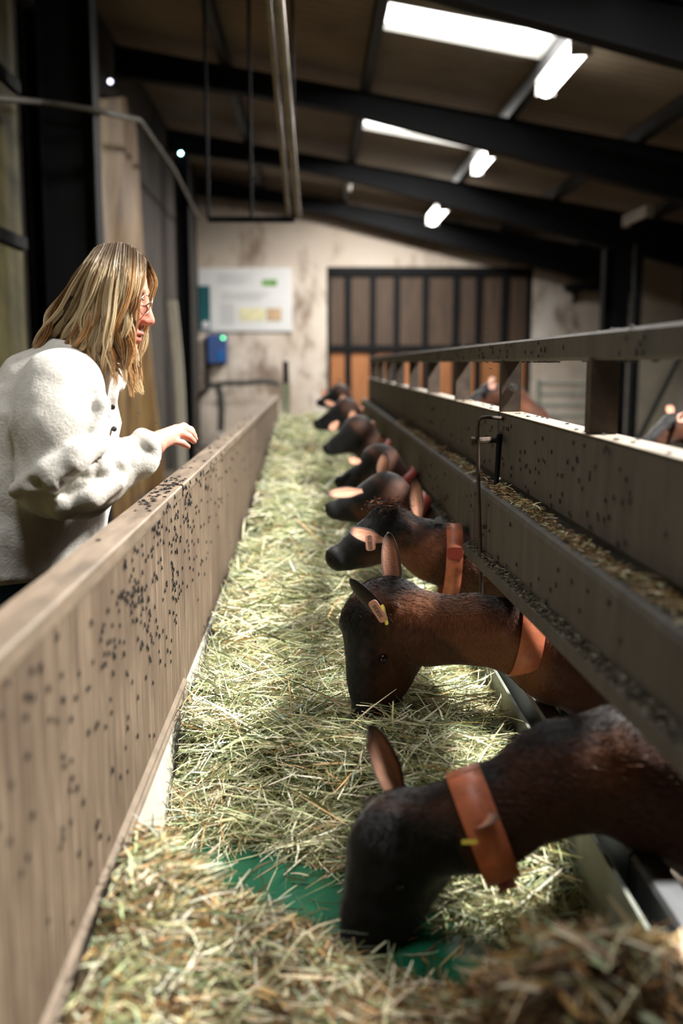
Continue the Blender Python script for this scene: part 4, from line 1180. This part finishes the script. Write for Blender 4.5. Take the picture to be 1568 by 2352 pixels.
# right hand: palm and five separate fingers
def hp(px, py, y): return onY(px, py, y)
Kn = [hp(385, 1013, 2.112), hp(391, 1003, 2.130), hp(398, 994, 2.150), hp(404, 986, 2.170)]         # little .. index knuckles
palm0 = hp(357, 1016, 2.065)
for i, kpt in enumerate(Kn):
    B.cone(palm0 + (kpt - palm0) * .25 + np.array([0, 0, .0]), kpt, .0155, .0105, .012)
fing = [[Kn[0], hp(402, 1013, 2.128), hp(419, 1018, 2.140), hp(432, 1026, 2.148)],
        [Kn[1], hp(414, 995, 2.150), hp(433, 1003, 2.165), hp(445, 1014, 2.172)],
        [Kn[2], hp(420, 984, 2.172), hp(438, 994, 2.190), hp(448, 1008, 2.198)],
        [Kn[3], hp(422, 980, 2.195), hp(438, 988, 2.212), hp(446, 1000, 2.220)]]
for i, f in enumerate(fing):
    r0 = (.0080, .0088, .0090, .0088)[i]
    B.chain(f, [r0 * 1.12, r0, r0 * .9, r0 * .74], .004)
B.chain([hp(366, 1012, 2.085), hp(380, 1006, 2.150), hp(396, 1008, 2.190), hp(410, 1016, 2.205)], [.015, .012, .0095, .008], .006)  # thumb on the far side
# left hand hanging at her side
pl = wrL + np.array([.005, 0, -.06])
B.cone(wrL, pl, .022, .026, .015, np.diag([1, 1.5, 1]))
for k in range(4):
    o = np.array([-.024 + .016 * k, 0, -.02]); q = pl + o
    B.chain([q, q + np.array([.004, 0, -.035]), q + np.array([.008, -.008, -.06]), q + np.array([.010, -.018, -.075 + .006 * abs(k - 1.5)])], [.0095, .0085, .008, .0065], .005)
B.chain([pl + np.array([.02, 0, .02]), pl + np.array([.038, -.005, -.01]), pl + np.array([.044, -.012, -.04])], [.012, .010, .008], .006)
legs = []
for sg in (1, -1):
    hip = pel + np.array([0, sg * .085, -.10]); kn = np.array([pel[0] + .02, WY + sg * .10, .46]); an = np.array([pel[0] - .02, WY + sg * .10, .09])
    B.chain([hip, kn, an, an + np.array([.10, sg * .02, -.05])], [.078, .052, .036, .03], .03); legs.append((hip, kn, an))
V, Q = B.mesh()
N = vnormals(V, Q)
SK = np.array(rgb(226, 158, 134)[:3]); SKR = np.array(rgb(214, 112, 92)[:3]); SKP = np.array(rgb(226, 164, 146)[:3])
q = (V - H0) @ RH.T
col = SK[None] * np.ones((len(V), 3)) * (1 + .05 * lump(V, 60))[:, None]
warm = np.exp(-((q[:, 0] - .10) / .03) ** 2 - (q[:, 1] / .03) ** 2 - ((q[:, 2] + .04) / .025) ** 2) * .6 + np.exp(-((q[:, 0] - .07) / .04) ** 2 - ((np.abs(q[:, 1]) - .04) / .03) ** 2 - ((q[:, 2] + .035) / .03) ** 2) * .7
lip = np.exp(-((q[:, 0] - .092) / .02) ** 2 - (q[:, 1] / .022) ** 4 - ((q[:, 2] + .074) / .013) ** 4)
brow = np.exp(-((q[:, 2] - .022) / .005) ** 2 - ((np.abs(q[:, 1]) - .032) / .022) ** 4) * (q[:, 0] > .06)
w_ = np.clip(warm, 0, 1)[:, None]; col = col * (1 - w_) + SKR[None] * w_
w_ = (lip * .8)[:, None]; col = col * (1 - w_) + np.array(rgb(186, 92, 88)[:3])[None] * w_
w_ = (brow * .7)[:, None]; col = col * (1 - w_) + np.array(rgb(110, 80, 58)[:3])[None] * w_
hand = (np.linalg.norm(V - Kn[1], axis=1) < .16)
hn = hand * smst(.02, -.06, V[:, 2] - Kn[1][2] + .0)
w_ = (hand * .55)[:, None]; col = col * (1 - w_) + SKP[None] * w_
tips = np.zeros(len(V))
for f in fing: tips = np.maximum(tips, np.exp(-(np.linalg.norm(V - f[3], axis=1) / .010) ** 2))
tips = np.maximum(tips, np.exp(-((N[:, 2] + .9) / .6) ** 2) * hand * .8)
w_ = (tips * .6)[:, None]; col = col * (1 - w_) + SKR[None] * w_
np_mesh('body', V, Q, M['skin'], person, np.clip(col, 0, 1))
for sg in (1, -1):
    m = MB(); m.ball(HD(.077, sg * .031, .002), .011, 14, 10); m.build('eye', flat('eye', rgb(96, 88, 82), .1, 0, .3, 60, bump=0), person)
# glasses: two thin rims, bridge and temples
gl = None
m = MB()
for sg in (1, -1):
    c = HD(.098, sg * .033, -.006); pts = []
    for k in range(25):
        a_ = 2 * math.pi * k / 24; pts.append(c + fy * (.024 * math.cos(a_)) + fz * (.021 * math.sin(a_)) + fx * (-.006 * (sg * math.cos(a_) + 0)))
    m.tube(pts, .0011, 6, True, False)
m.tube([HD(.101, -.010, .0), HD(.104, 0, .003), HD(.101, .010, .0)], .0011, 6)
gl = m.build('glasses', M['gold'], person)
for sg in (1, -1):
    m = MB(); m.tube([HD(.092, sg * .057, .004), HD(.05, sg * .074, .004), HD(-.01, sg * .084, .0)], .0011, 6); m.build('temple', M['gold'], gl)
    c = HD(.098, sg * .033, -.006); vs = [c + fy * (.0235 * math.cos(2 * math.pi * k / 24)) + fz * (.0205 * math.sin(2 * math.pi * k / 24)) + fx * (-.006 * sg * math.cos(2 * math.pi * k / 24)) for k in range(24)]
    m = MB(); m.add(vs, [tuple(range(24))]); m.build('lens', M['lens'], gl)
    for zz in (.012,):
        m = MB(); m.ball(HD(.097, sg * (.057 if sg < 0 else .010), .004), .0028, 8, 6); m.build('hinge', M['bolt'], gl)
# ring on the ring finger
c = Kn[1] + (fing[1][1] - Kn[1]) * .12
ring_band(c, fing[1][1] - Kn[1], .0098, .0098, (0, 0, 1), .0035, .0012, M['gold'], 'ring', person)

# cream fleece jacket
J = Solid(.0055)
Wj = np.diag([1, .70, 1])
up_ = np.array([0, 0, 1.0])
J.chain([chest + np.array([.005, 0, .055]), chest + np.array([-.005, 0, 0]), (chest + pel) / 2 + np.array([.0, 0, .02]), pel + np.array([0, 0, .04]), pel + np.array([0, 0, -.10])], [.085, .132, .148, .160, .158], .05, Wj)
J.chain([onY(178, 850, WY), onY(135, 905, WY)], [.075, .12], .04)
J.chain([onY(165, 868, WY - .05), shR + np.array([0, -.005, -.01])], [.070, .078], .04)
J.chain([onY(165, 868, WY + .05), shL], [.070, .078], .04)
J.ell(onY(34, 1010, WY), (.05, .14, .10), None, .06)
# right sleeve: wide and bunched
e2 = onY(132, 1095, 1.985)
J.chain([shR, onY(138, 985, 2.015), e2], [.080, .086, .082], .03)
fo = onY(238, 1085, 2.005); cf = onY(314, 1054, 2.035); ce = onY(344, 1032, 2.055)
J.chain([e2, onY(190, 1110, 1.995), fo, cf, ce], [.070, .066, .056, .040, .037], .022)
# folds
def fold(pts, rs, k=.014): J.chain([onY(*p) for p in pts], rs, k)
fold([(38, 1128, 1.93), (110, 1090, 1.905), (180, 1045, 1.915), (226, 1000, 1.95)], [.016, .022, .020, .010], .016)
fold([(228, 985, 1.96), (236, 930, 1.985), (222, 880, 2.02)], [.010, .012, .012], .016)
fold([(70, 1118, 1.91), (120, 1108, 1.895), (170, 1066, 1.905), (235, 1030, 1.945)], [.014, .020, .018, .012], .010)
fold([(80, 1150, 1.93), (140, 1162, 1.915), (205, 1140, 1.925), (270, 1108, 1.955)], [.018, .024, .024, .016], .014)
for (x0, y0, x1, y1, yy, r_) in ((205, 1035, 212, 1125, 1.945, .018), (236, 1030, 250, 1120, 1.955, .020), (268, 1020, 290, 1105, 1.975, .018), (293, 1018, 312, 1085, 1.995, .016), (318, 1010, 336, 1072, 2.015, .015)):
    fold([(x0, y0, yy + .03), ((x0 + x1) / 2 - 5, (y0 + y1) / 2, yy), (x1, y1, yy + .03)], [r_ * .8, r_, r_ * .8], .008)
fold([(326, 1004, 2.04), (344, 1020, 2.02), (357, 1042, 2.045)], [.018, .018, .016], .010)
for (x0, y0, x1, y1, yy) in ((60, 1105, 150, 1098, 1.895), (150, 1128, 235, 1078, 1.905)):
    J.chain([onY(x0, y0 + 6, yy), onY(x1, y1 + 6, yy)], [.007, .007], .014, None, 'sub')
# left sleeve
J.chain([shL, elL, wrL + np.array([0, 0, .03])], [.080, .072, .048], .03)
# stand collar, hem roll, placket
for a_ in np.linspace(-2.6, 2.6, 13):
    c = onY(196, 836, WY) + np.array([.072 * math.cos(a_), .076 * math.sin(a_), -.030 * math.cos(a_)])
    J.ell(c, (.016, .022, .030), None, .015)
J.chain([onY(236, 850, WY - .05), onY(252, 905, WY - .03), onY(262, 960, WY)], [.016, .015, .012], .012)
hemz = onY(60, 1338, 2.03)[2]
for a_ in np.linspace(0, 2 * math.pi, 28):
    J.ell(np.array([pel[0] + .155 * math.cos(a_), WY + .222 * math.sin(a_), hemz + .018]), (.018, .026, .016), None, .012)
J.plane((0, 0, hemz), (0, 0, -1), .012)
J.chain([onY(366, 1034, 2.068), onY(395, 1018, 2.085)], [.030, .030], .006, None, 'sub')
V, Q = J.mesh(lambda P: .0030 * lump(P, 26, 4) + .0012 * lump(P, 75, 9))
jk = np_mesh('fleece_jacket', V, Q, M['fleece'], person)
m = MB()
for (x, y) in ((258, 935), (262, 985)):
    m = MB(); m.ball(onY(x, y, WY - .055), (.006, .006, .006), 10, 6); m.build('snap_button', M['shoe'], jk)
T = Solid(.008)
for hip, kn, an in legs:
    T.chain([pel + np.array([0, 0, -.01]), pel + np.array([0, 0, -.12])], [.130, .134], .03, Wt)
    T.chain([hip, kn, an + np.array([0, 0, .03])], [.100, .068, .056], .03)
T.plane((0, 0, .07), (0, 0, -1), .004)
V, Q = T.mesh(lambda P: .003 * lump(P, 30)); np_mesh('jeans', V, Q, M['jeans'], person)
for hip, kn, an in legs:
    F_ = Solid(.006)
    F_.chain([an + np.array([-.045, 0, -.045]), an + np.array([.06, 0, -.05]), an + np.array([.15, 0, -.06])], [.042, .042, .032], .03).cone(an + np.array([0, 0, .05]), an + np.array([0, 0, -.03]), .045, .045, .03)
    F_.plane((0, 0, 0), (0, 0, -1), .004); V, Q = F_.mesh(); np_mesh('boot', V, Q, M['shoe'], person)

# hair: wavy shoulder-length strands falling from a parting
hc = HD(.010, 0, .026)
Cp = Solid(.006)
Cp.ell(HD(.018, 0, .026), (.076, .074, .077), RH, .02)
Cp.ell(HD(-.045, 0, -.045), (.040, .062, .085), RH, .03)
Cp.ell(HD(.070, 0, -.015), (.050, .055, .075), RH, .012, 'sub')
capV, capQ = Cp.mesh()
HB, HL, HD_, HM = (np.array(rgb(*c)[:3]) for c in ((216, 170, 116), (246, 226, 188), (84, 64, 52), (168, 122, 80)))
capC = np.tile(HD_ * .9, (len(capV), 1))
GU = [  # near-side guide locks from back to front, root to tip (px, py)
 [(226, 569), (176, 630), (124, 705), (88, 765), (62, 822)],
 [(238, 563), (192, 636), (150, 712), (114, 778), (84, 826)],
 [(248, 560), (210, 636), (178, 722), (148, 782), (126, 822)],
 [(257, 558), (224, 645), (202, 730), (180, 796), (172, 834)],
 [(266, 557), (241, 648), (224, 735), (216, 806), (232, 868)],
 [(276, 558), (262, 648), (246, 738), (246, 812), (262, 896)],
 [(288, 562), (284, 650), (264, 738), (272, 815), (308, 912)],
 [(304, 572), (308, 655), (280, 738), (288, 806), (296, 892)],
 [(316, 584), (316, 655), (290, 728), (296, 792), (286, 870)],
 [(329, 597), (328, 642), (306, 698), (292, 748), (302, 800)]]
GT = np.array([0, .22, .5, .76, 1.0])
GUa = np.array(GU, float)
def lock(u, side):
    """centre line of a lock; u 0 back .. 1 front; side -1 near, +1 far"""
    f = u * (len(GU) - 1); i = min(int(f), len(GU) - 2); w = f - i
    g = GUa[i] * (1 - w) + GUa[i + 1] * w
    tt = np.linspace(0, 1, 17)
    px = np.interp(tt, GT, g[:, 0]); py = np.interp(tt, GT, g[:, 1])
    for _ in range(3):
        px[1:-1] = (px[:-2] + 2 * px[1:-1] + px[2:]) / 4; py[1:-1] = (py[:-2] + 2 * py[1:-1] + py[2:]) / 4
    hp_ = np.array([onY(x, y, WY) for x, y in zip(px, py)]) - HD(.010, 0, .026)
    qx, qz = hp_ @ fx / .098, hp_ @ fz / .094
    rad = .094 * np.sqrt(np.clip(1 - qx ** 2 - np.maximum(qz, 0) ** 2, .12 if u < .35 else .05, 1))
    rad[0] *= .35
    for _ in range(3): rad[1:-1] = (rad[:-2] + 2 * rad[1:-1] + rad[2:]) / 4
    k_ = np.clip(-qz - .4, 0, 2); rad = rad + .010 * smst(0, 1, k_)
    P = []
    for x, y, r_ in zip(px, py, rad):
        if side > 0: x += 46 * u ** 3 * np.interp(y, [590, 650, 760], [.1, 1, 1.0])
        P.append(onY(x, y, WY + side * r_))
    return np.array(P), tt
SP, SW, SS, SCc = [], [], [], []
nl = 0
for side, NLK in ((-1, 78), (1, 46)):
    for k in range(NLK):
        u = (k + rng.uniform(0, 1)) / NLK
        if side > 0 and u > .93: u = .93
        P, tt = lock(u, side)
        layer = rng.uniform(0, 1) ** 1.5
        ctr = hc * .5 + np.mean(P, 0) * .5
        inward = nrm(np.array([0, -side, 0]))
        P = P + inward * (layer * .022) * smst(.05, .4, tt)[:, None]
        amp = rng.uniform(.007, .016); ph = rng.uniform(0, 6.28); fr = rng.uniform(7, 11)
        wav = amp * smst(.25, .7, tt)
        P = P + np.stack([wav * np.sin(fr * tt + ph), .6 * wav * np.cos(fr * tt + ph * 1.3), 0 * tt], 1)
        P = P + rng.normal(0, .004, 3) * smst(.1, .6, tt)[:, None]
        ln = rng.uniform(.86, 1.04)
        ns = 60
        cr = rng.uniform(.006, .011)
        rad = cr * (.9 - .1 * tt) * (1 - .72 * smst(.55, 1.0, tt)) + .002
        th = rng.uniform(0, 2 * np.pi, ns); rr = np.sqrt(rng.uniform(0, 1, ns))
        tl = np.linspace(0, 1, 17)[None] * (ln * rng.uniform(.82, 1.02, ns))[:, None]
        X = np.stack([np.interp(np.clip(tl, 0, 1), tt, P[:, c_]) for c_ in range(3)], -1)
        R_ = np.interp(np.clip(tl, 0, 1), tt, rad)
        X[..., 0] += R_ * (np.cos(th) * rr)[:, None]; X[..., 1] += R_ * (np.sin(th) * rr)[:, None] * .8
        X += (rng.normal(0, .0015, (ns, 1, 3))) * tl[..., None]
        d = np.gradient(X, axis=1); d /= np.linalg.norm(d, axis=2)[..., None] + 1e-9
        sd = np.cross(d, rng.normal(0, 1, (ns, 1, 3))); sd /= np.linalg.norm(sd, axis=2)[..., None] + 1e-9
        W = rng.uniform(.0005, .0009, (ns, 1)) * (1 - .6 * smst(.8, 1, tl))
        pick = rng.uniform(0, 1)
        base = HL if pick < .58 else (HB if pick < .86 else HM)
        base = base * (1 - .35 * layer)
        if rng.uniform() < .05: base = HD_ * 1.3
        rootw = 1 - smst(.02 + rng.uniform(-.03, .07), .17, tl)
        tipw = smst(.55, .95, tl) * .45
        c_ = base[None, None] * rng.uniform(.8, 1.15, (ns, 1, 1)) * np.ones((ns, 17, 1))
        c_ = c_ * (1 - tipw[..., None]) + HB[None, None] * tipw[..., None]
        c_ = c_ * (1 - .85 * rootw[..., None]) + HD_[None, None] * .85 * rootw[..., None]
        SP.append(X); SW.append(W); SS.append(sd); SCc.append(c_)
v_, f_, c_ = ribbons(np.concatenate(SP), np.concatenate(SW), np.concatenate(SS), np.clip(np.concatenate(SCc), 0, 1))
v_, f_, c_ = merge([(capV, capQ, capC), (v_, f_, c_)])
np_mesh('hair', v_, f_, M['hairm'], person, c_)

# ------------------------------------------------------------------ flies
M['fly'] = flat('black fly', rgb(16, 16, 18), .45, 0, .2, 60, bump=0)
fb = MB()      # about 8 mm long, head towards +x, belly at z = 0
fb.ball((.0002, 0, .0017), (.0016, .0012, .0011), 8, 5)
fb.ball((-.0024, 0, .0016), (.0022, .0014, .0011), 8, 5)
fb.ball((.0022, 0, .0016), (.0009, .0012, .0010), 8, 5)
for sg in (1, -1):
    fb.add([(.0004, sg * .0006, .0027), (-.0030, sg * .0030, .0026), (-.0050, sg * .0022, .0024), (-.0044, sg * .0008, .0026)], [(0, 1, 2, 3)])
    for lx, tx in ((.0010, .0026), (.0001, .0002), (-.0008, -.0026)):
        fb.tube([(lx, sg * .0009, .0014), (tx * .8, sg * .0028, .0020), (tx, sg * .0038, 0)], .00018, 4, False)
proto = fb.build('fly', M['fly'])
FM = proto.data
FV = np.array([v.co[:] for v in FM.vertices]); FF = [tuple(p.vertices) for p in FM.polygons]
bpy.data.objects.remove(proto)
spots = []      # (position, normal, head direction, surface key)
def put(p, n, key, down=None, sc=None):
    n = nrm(n); a_ = rng.uniform(0, 6.28)
    tdir = rng.normal(0, 1, 3) if down is None else np.asarray(down, float) + rng.normal(0, .35, 3)
    tdir = nrm(tdir - n * np.dot(tdir, n))
    spots.append((np.asarray(p, float), n, tdir, key, rng.uniform(1.05, 1.5) if sc is None else sc))
XW = -.3249
def wallspot(px, py, key='fence'):
    p = onX(px, py, XW if onX(px, py, XW)[1] < J1 else -.3289)
    if p[1] < J1 + .004 and p[1] > J1 - .0: return
    if CZ - .76 < p[2] < HW - .034 and p[1] < 8.5 and p[2] > BZ + bed_h(np.array([-.29]), np.array([p[1]]))[0] + .01:
        put(p, (1, 0, 0), key, (0, .25, rng.choice([1, 1, -1])))
def cluster(cx, cy, sx, sy, n):
    for _ in range(n): wallspot(rng.normal(cx, sx), rng.normal(cy, sy))
for (cx, cy, sx, sy, n) in ((404, 1200, 8, 60, 26), (402, 1330, 8, 60, 32), (315, 1360, 22, 14, 26), (357, 1212, 8, 25, 16), (325, 1340, 40, 60, 36), (300, 1450, 50, 60, 26), (350, 1480, 30, 60, 22),
    (345, 1250, 40, 60, 26), (250, 1500, 50, 60, 16), (170, 1650, 60, 90, 16), (100, 1800, 60, 120, 14), (60, 1640, 40, 60, 8), (210, 1800, 60, 80, 12), (130, 2050, 60, 90, 9), (300, 1700, 40, 60, 9), (280, 1400, 30, 40, 12),
    (430, 1180, 6, 60, 26), (445, 1120, 18, 30, 24), (450, 1250, 18, 60, 22), (470, 1080, 25, 30, 22), (500, 1100, 25, 50, 26), (540, 1060, 15, 40, 20), (580, 1020, 12, 30, 14), (465, 1190, 20, 40, 16)):
    cluster(cx, cy, sx, sy, n)
for _ in range(75):                                       # along the cap
    y = rng.choice([rng.uniform(1.95, 2.6), rng.uniform(1.2, 6.0)], p=[.6, .4]); put((rng.uniform(-.372, -.324), y, HW), (0, 0, 1), 'cap')
for _ in range(26):
    y = rng.uniform(2.0, 3.6); put((-.3172, y, rng.uniform(HW - .022, HW - .006)), (1, 0, 0), 'cap', (0, .3, 1))
for _ in range(120):                                      # upper panel of the barrier
    y = rng.uniform(1.0, 5.5) if rng.uniform() < .5 else rng.uniform(1.5, 3.0); put((XF - .0003, y, rng.uniform(CZ - .295, CZ - .14)), (-1, 0, 0), 'panel', (0, .2, 1))
for _ in range(46):
    y = rng.uniform(1.2, 4.5); put((.4337, y, rng.uniform(CZ - .455, CZ - .345)), (-1, 0, 0), 'panel', (0, .2, 1))
for _ in range(30): put((XF + rng.uniform(.006, .05), rng.uniform(1.1, 3.4), CZ - .1283), (0, 0, 1), 'panel')
for _ in range(60): put((XF + .0037, rng.uniform(1.0, 4.6), rng.uniform(CZ + .014, CZ + .052)), (-1, 0, 0), 'rail', (0, .2, 1))
for _ in range(30): put((XF + rng.uniform(.008, .05), rng.uniform(1.1, 3.6), CZ + .0582), (0, 0, 1), 'rail')
for _ in range(46): put((XF + rng.uniform(.006, .03), rng.choice([rng.uniform(1.5, 2.45), rng.uniform(2.7, 3.6)]), CZ + .0058), (0, 0, -1), 'rail')
LAB = {'fence': ('small black fly resting on the upright face of the brown board fence', 'flies on the fence boards'),
       'cap': ('small black fly sitting on the wooden cap of the board fence', 'flies on the fence cap'),
       'panel': ('small black fly sitting on a panel of the grey steel barrier', 'flies on the steel barrier'),
       'rail': ('small black fly sitting on the square top guard rail', 'flies on the guard rail')}
def frame(n, t_): return np.stack([t_, np.cross(n, t_), n], 1)
dist = np.array([np.linalg.norm(s_[0] - np.array([0, 0, CZ])) for s_ in spots])
order = np.argsort(dist)
rest_v, rest_f = [], []
for rank, i in enumerate(order):
    p, n, t_, key, sc = spots[i]
    Rm = frame(n, t_)
    if rank < 300:
        o = bpy.data.objects.new('fly', FM); COL.objects.link(o)
        mw = Matrix.Identity(4)
        for r_ in range(3):
            for c_ in range(3): mw[r_][c_] = Rm[r_, c_] * sc
            mw[r_][3] = p[r_]
        o.matrix_world = mw
        tag(o, LAB[key][0], 'fly', LAB[key][1])
    else:
        o_ = len(rest_v); rest_v += [tuple(p + Rm @ (v * sc)) for v in FV]; rest_f += [tuple(k + o_ for k in f) for f in FF]
me = bpy.data.meshes.new('swarm_of_flies'); me.from_pydata(rest_v, [], rest_f)
tag(link('fly_swarm', me, M['fly']), 'many more tiny black flies further along fence and barrier', 'flies', kind='stuff')
# a few in the air
for px, py, Y, lb in ((318, 950, 2.1, 'black fly in flight under the hair of the woman'), (358, 972, 2.6, 'black fly in flight above the reaching hand'), (1125, 847, 2.45, 'black fly in flight beside the bolted rail post'), (1117, 767, 2.5, 'black fly in flight just above the guard rail')):
    o = bpy.data.objects.new('fly', FM); COL.objects.link(o); o.location = onY(px, py, Y); o.rotation_euler = (.4, -.3, 2.3); tag(o, lb, 'fly')
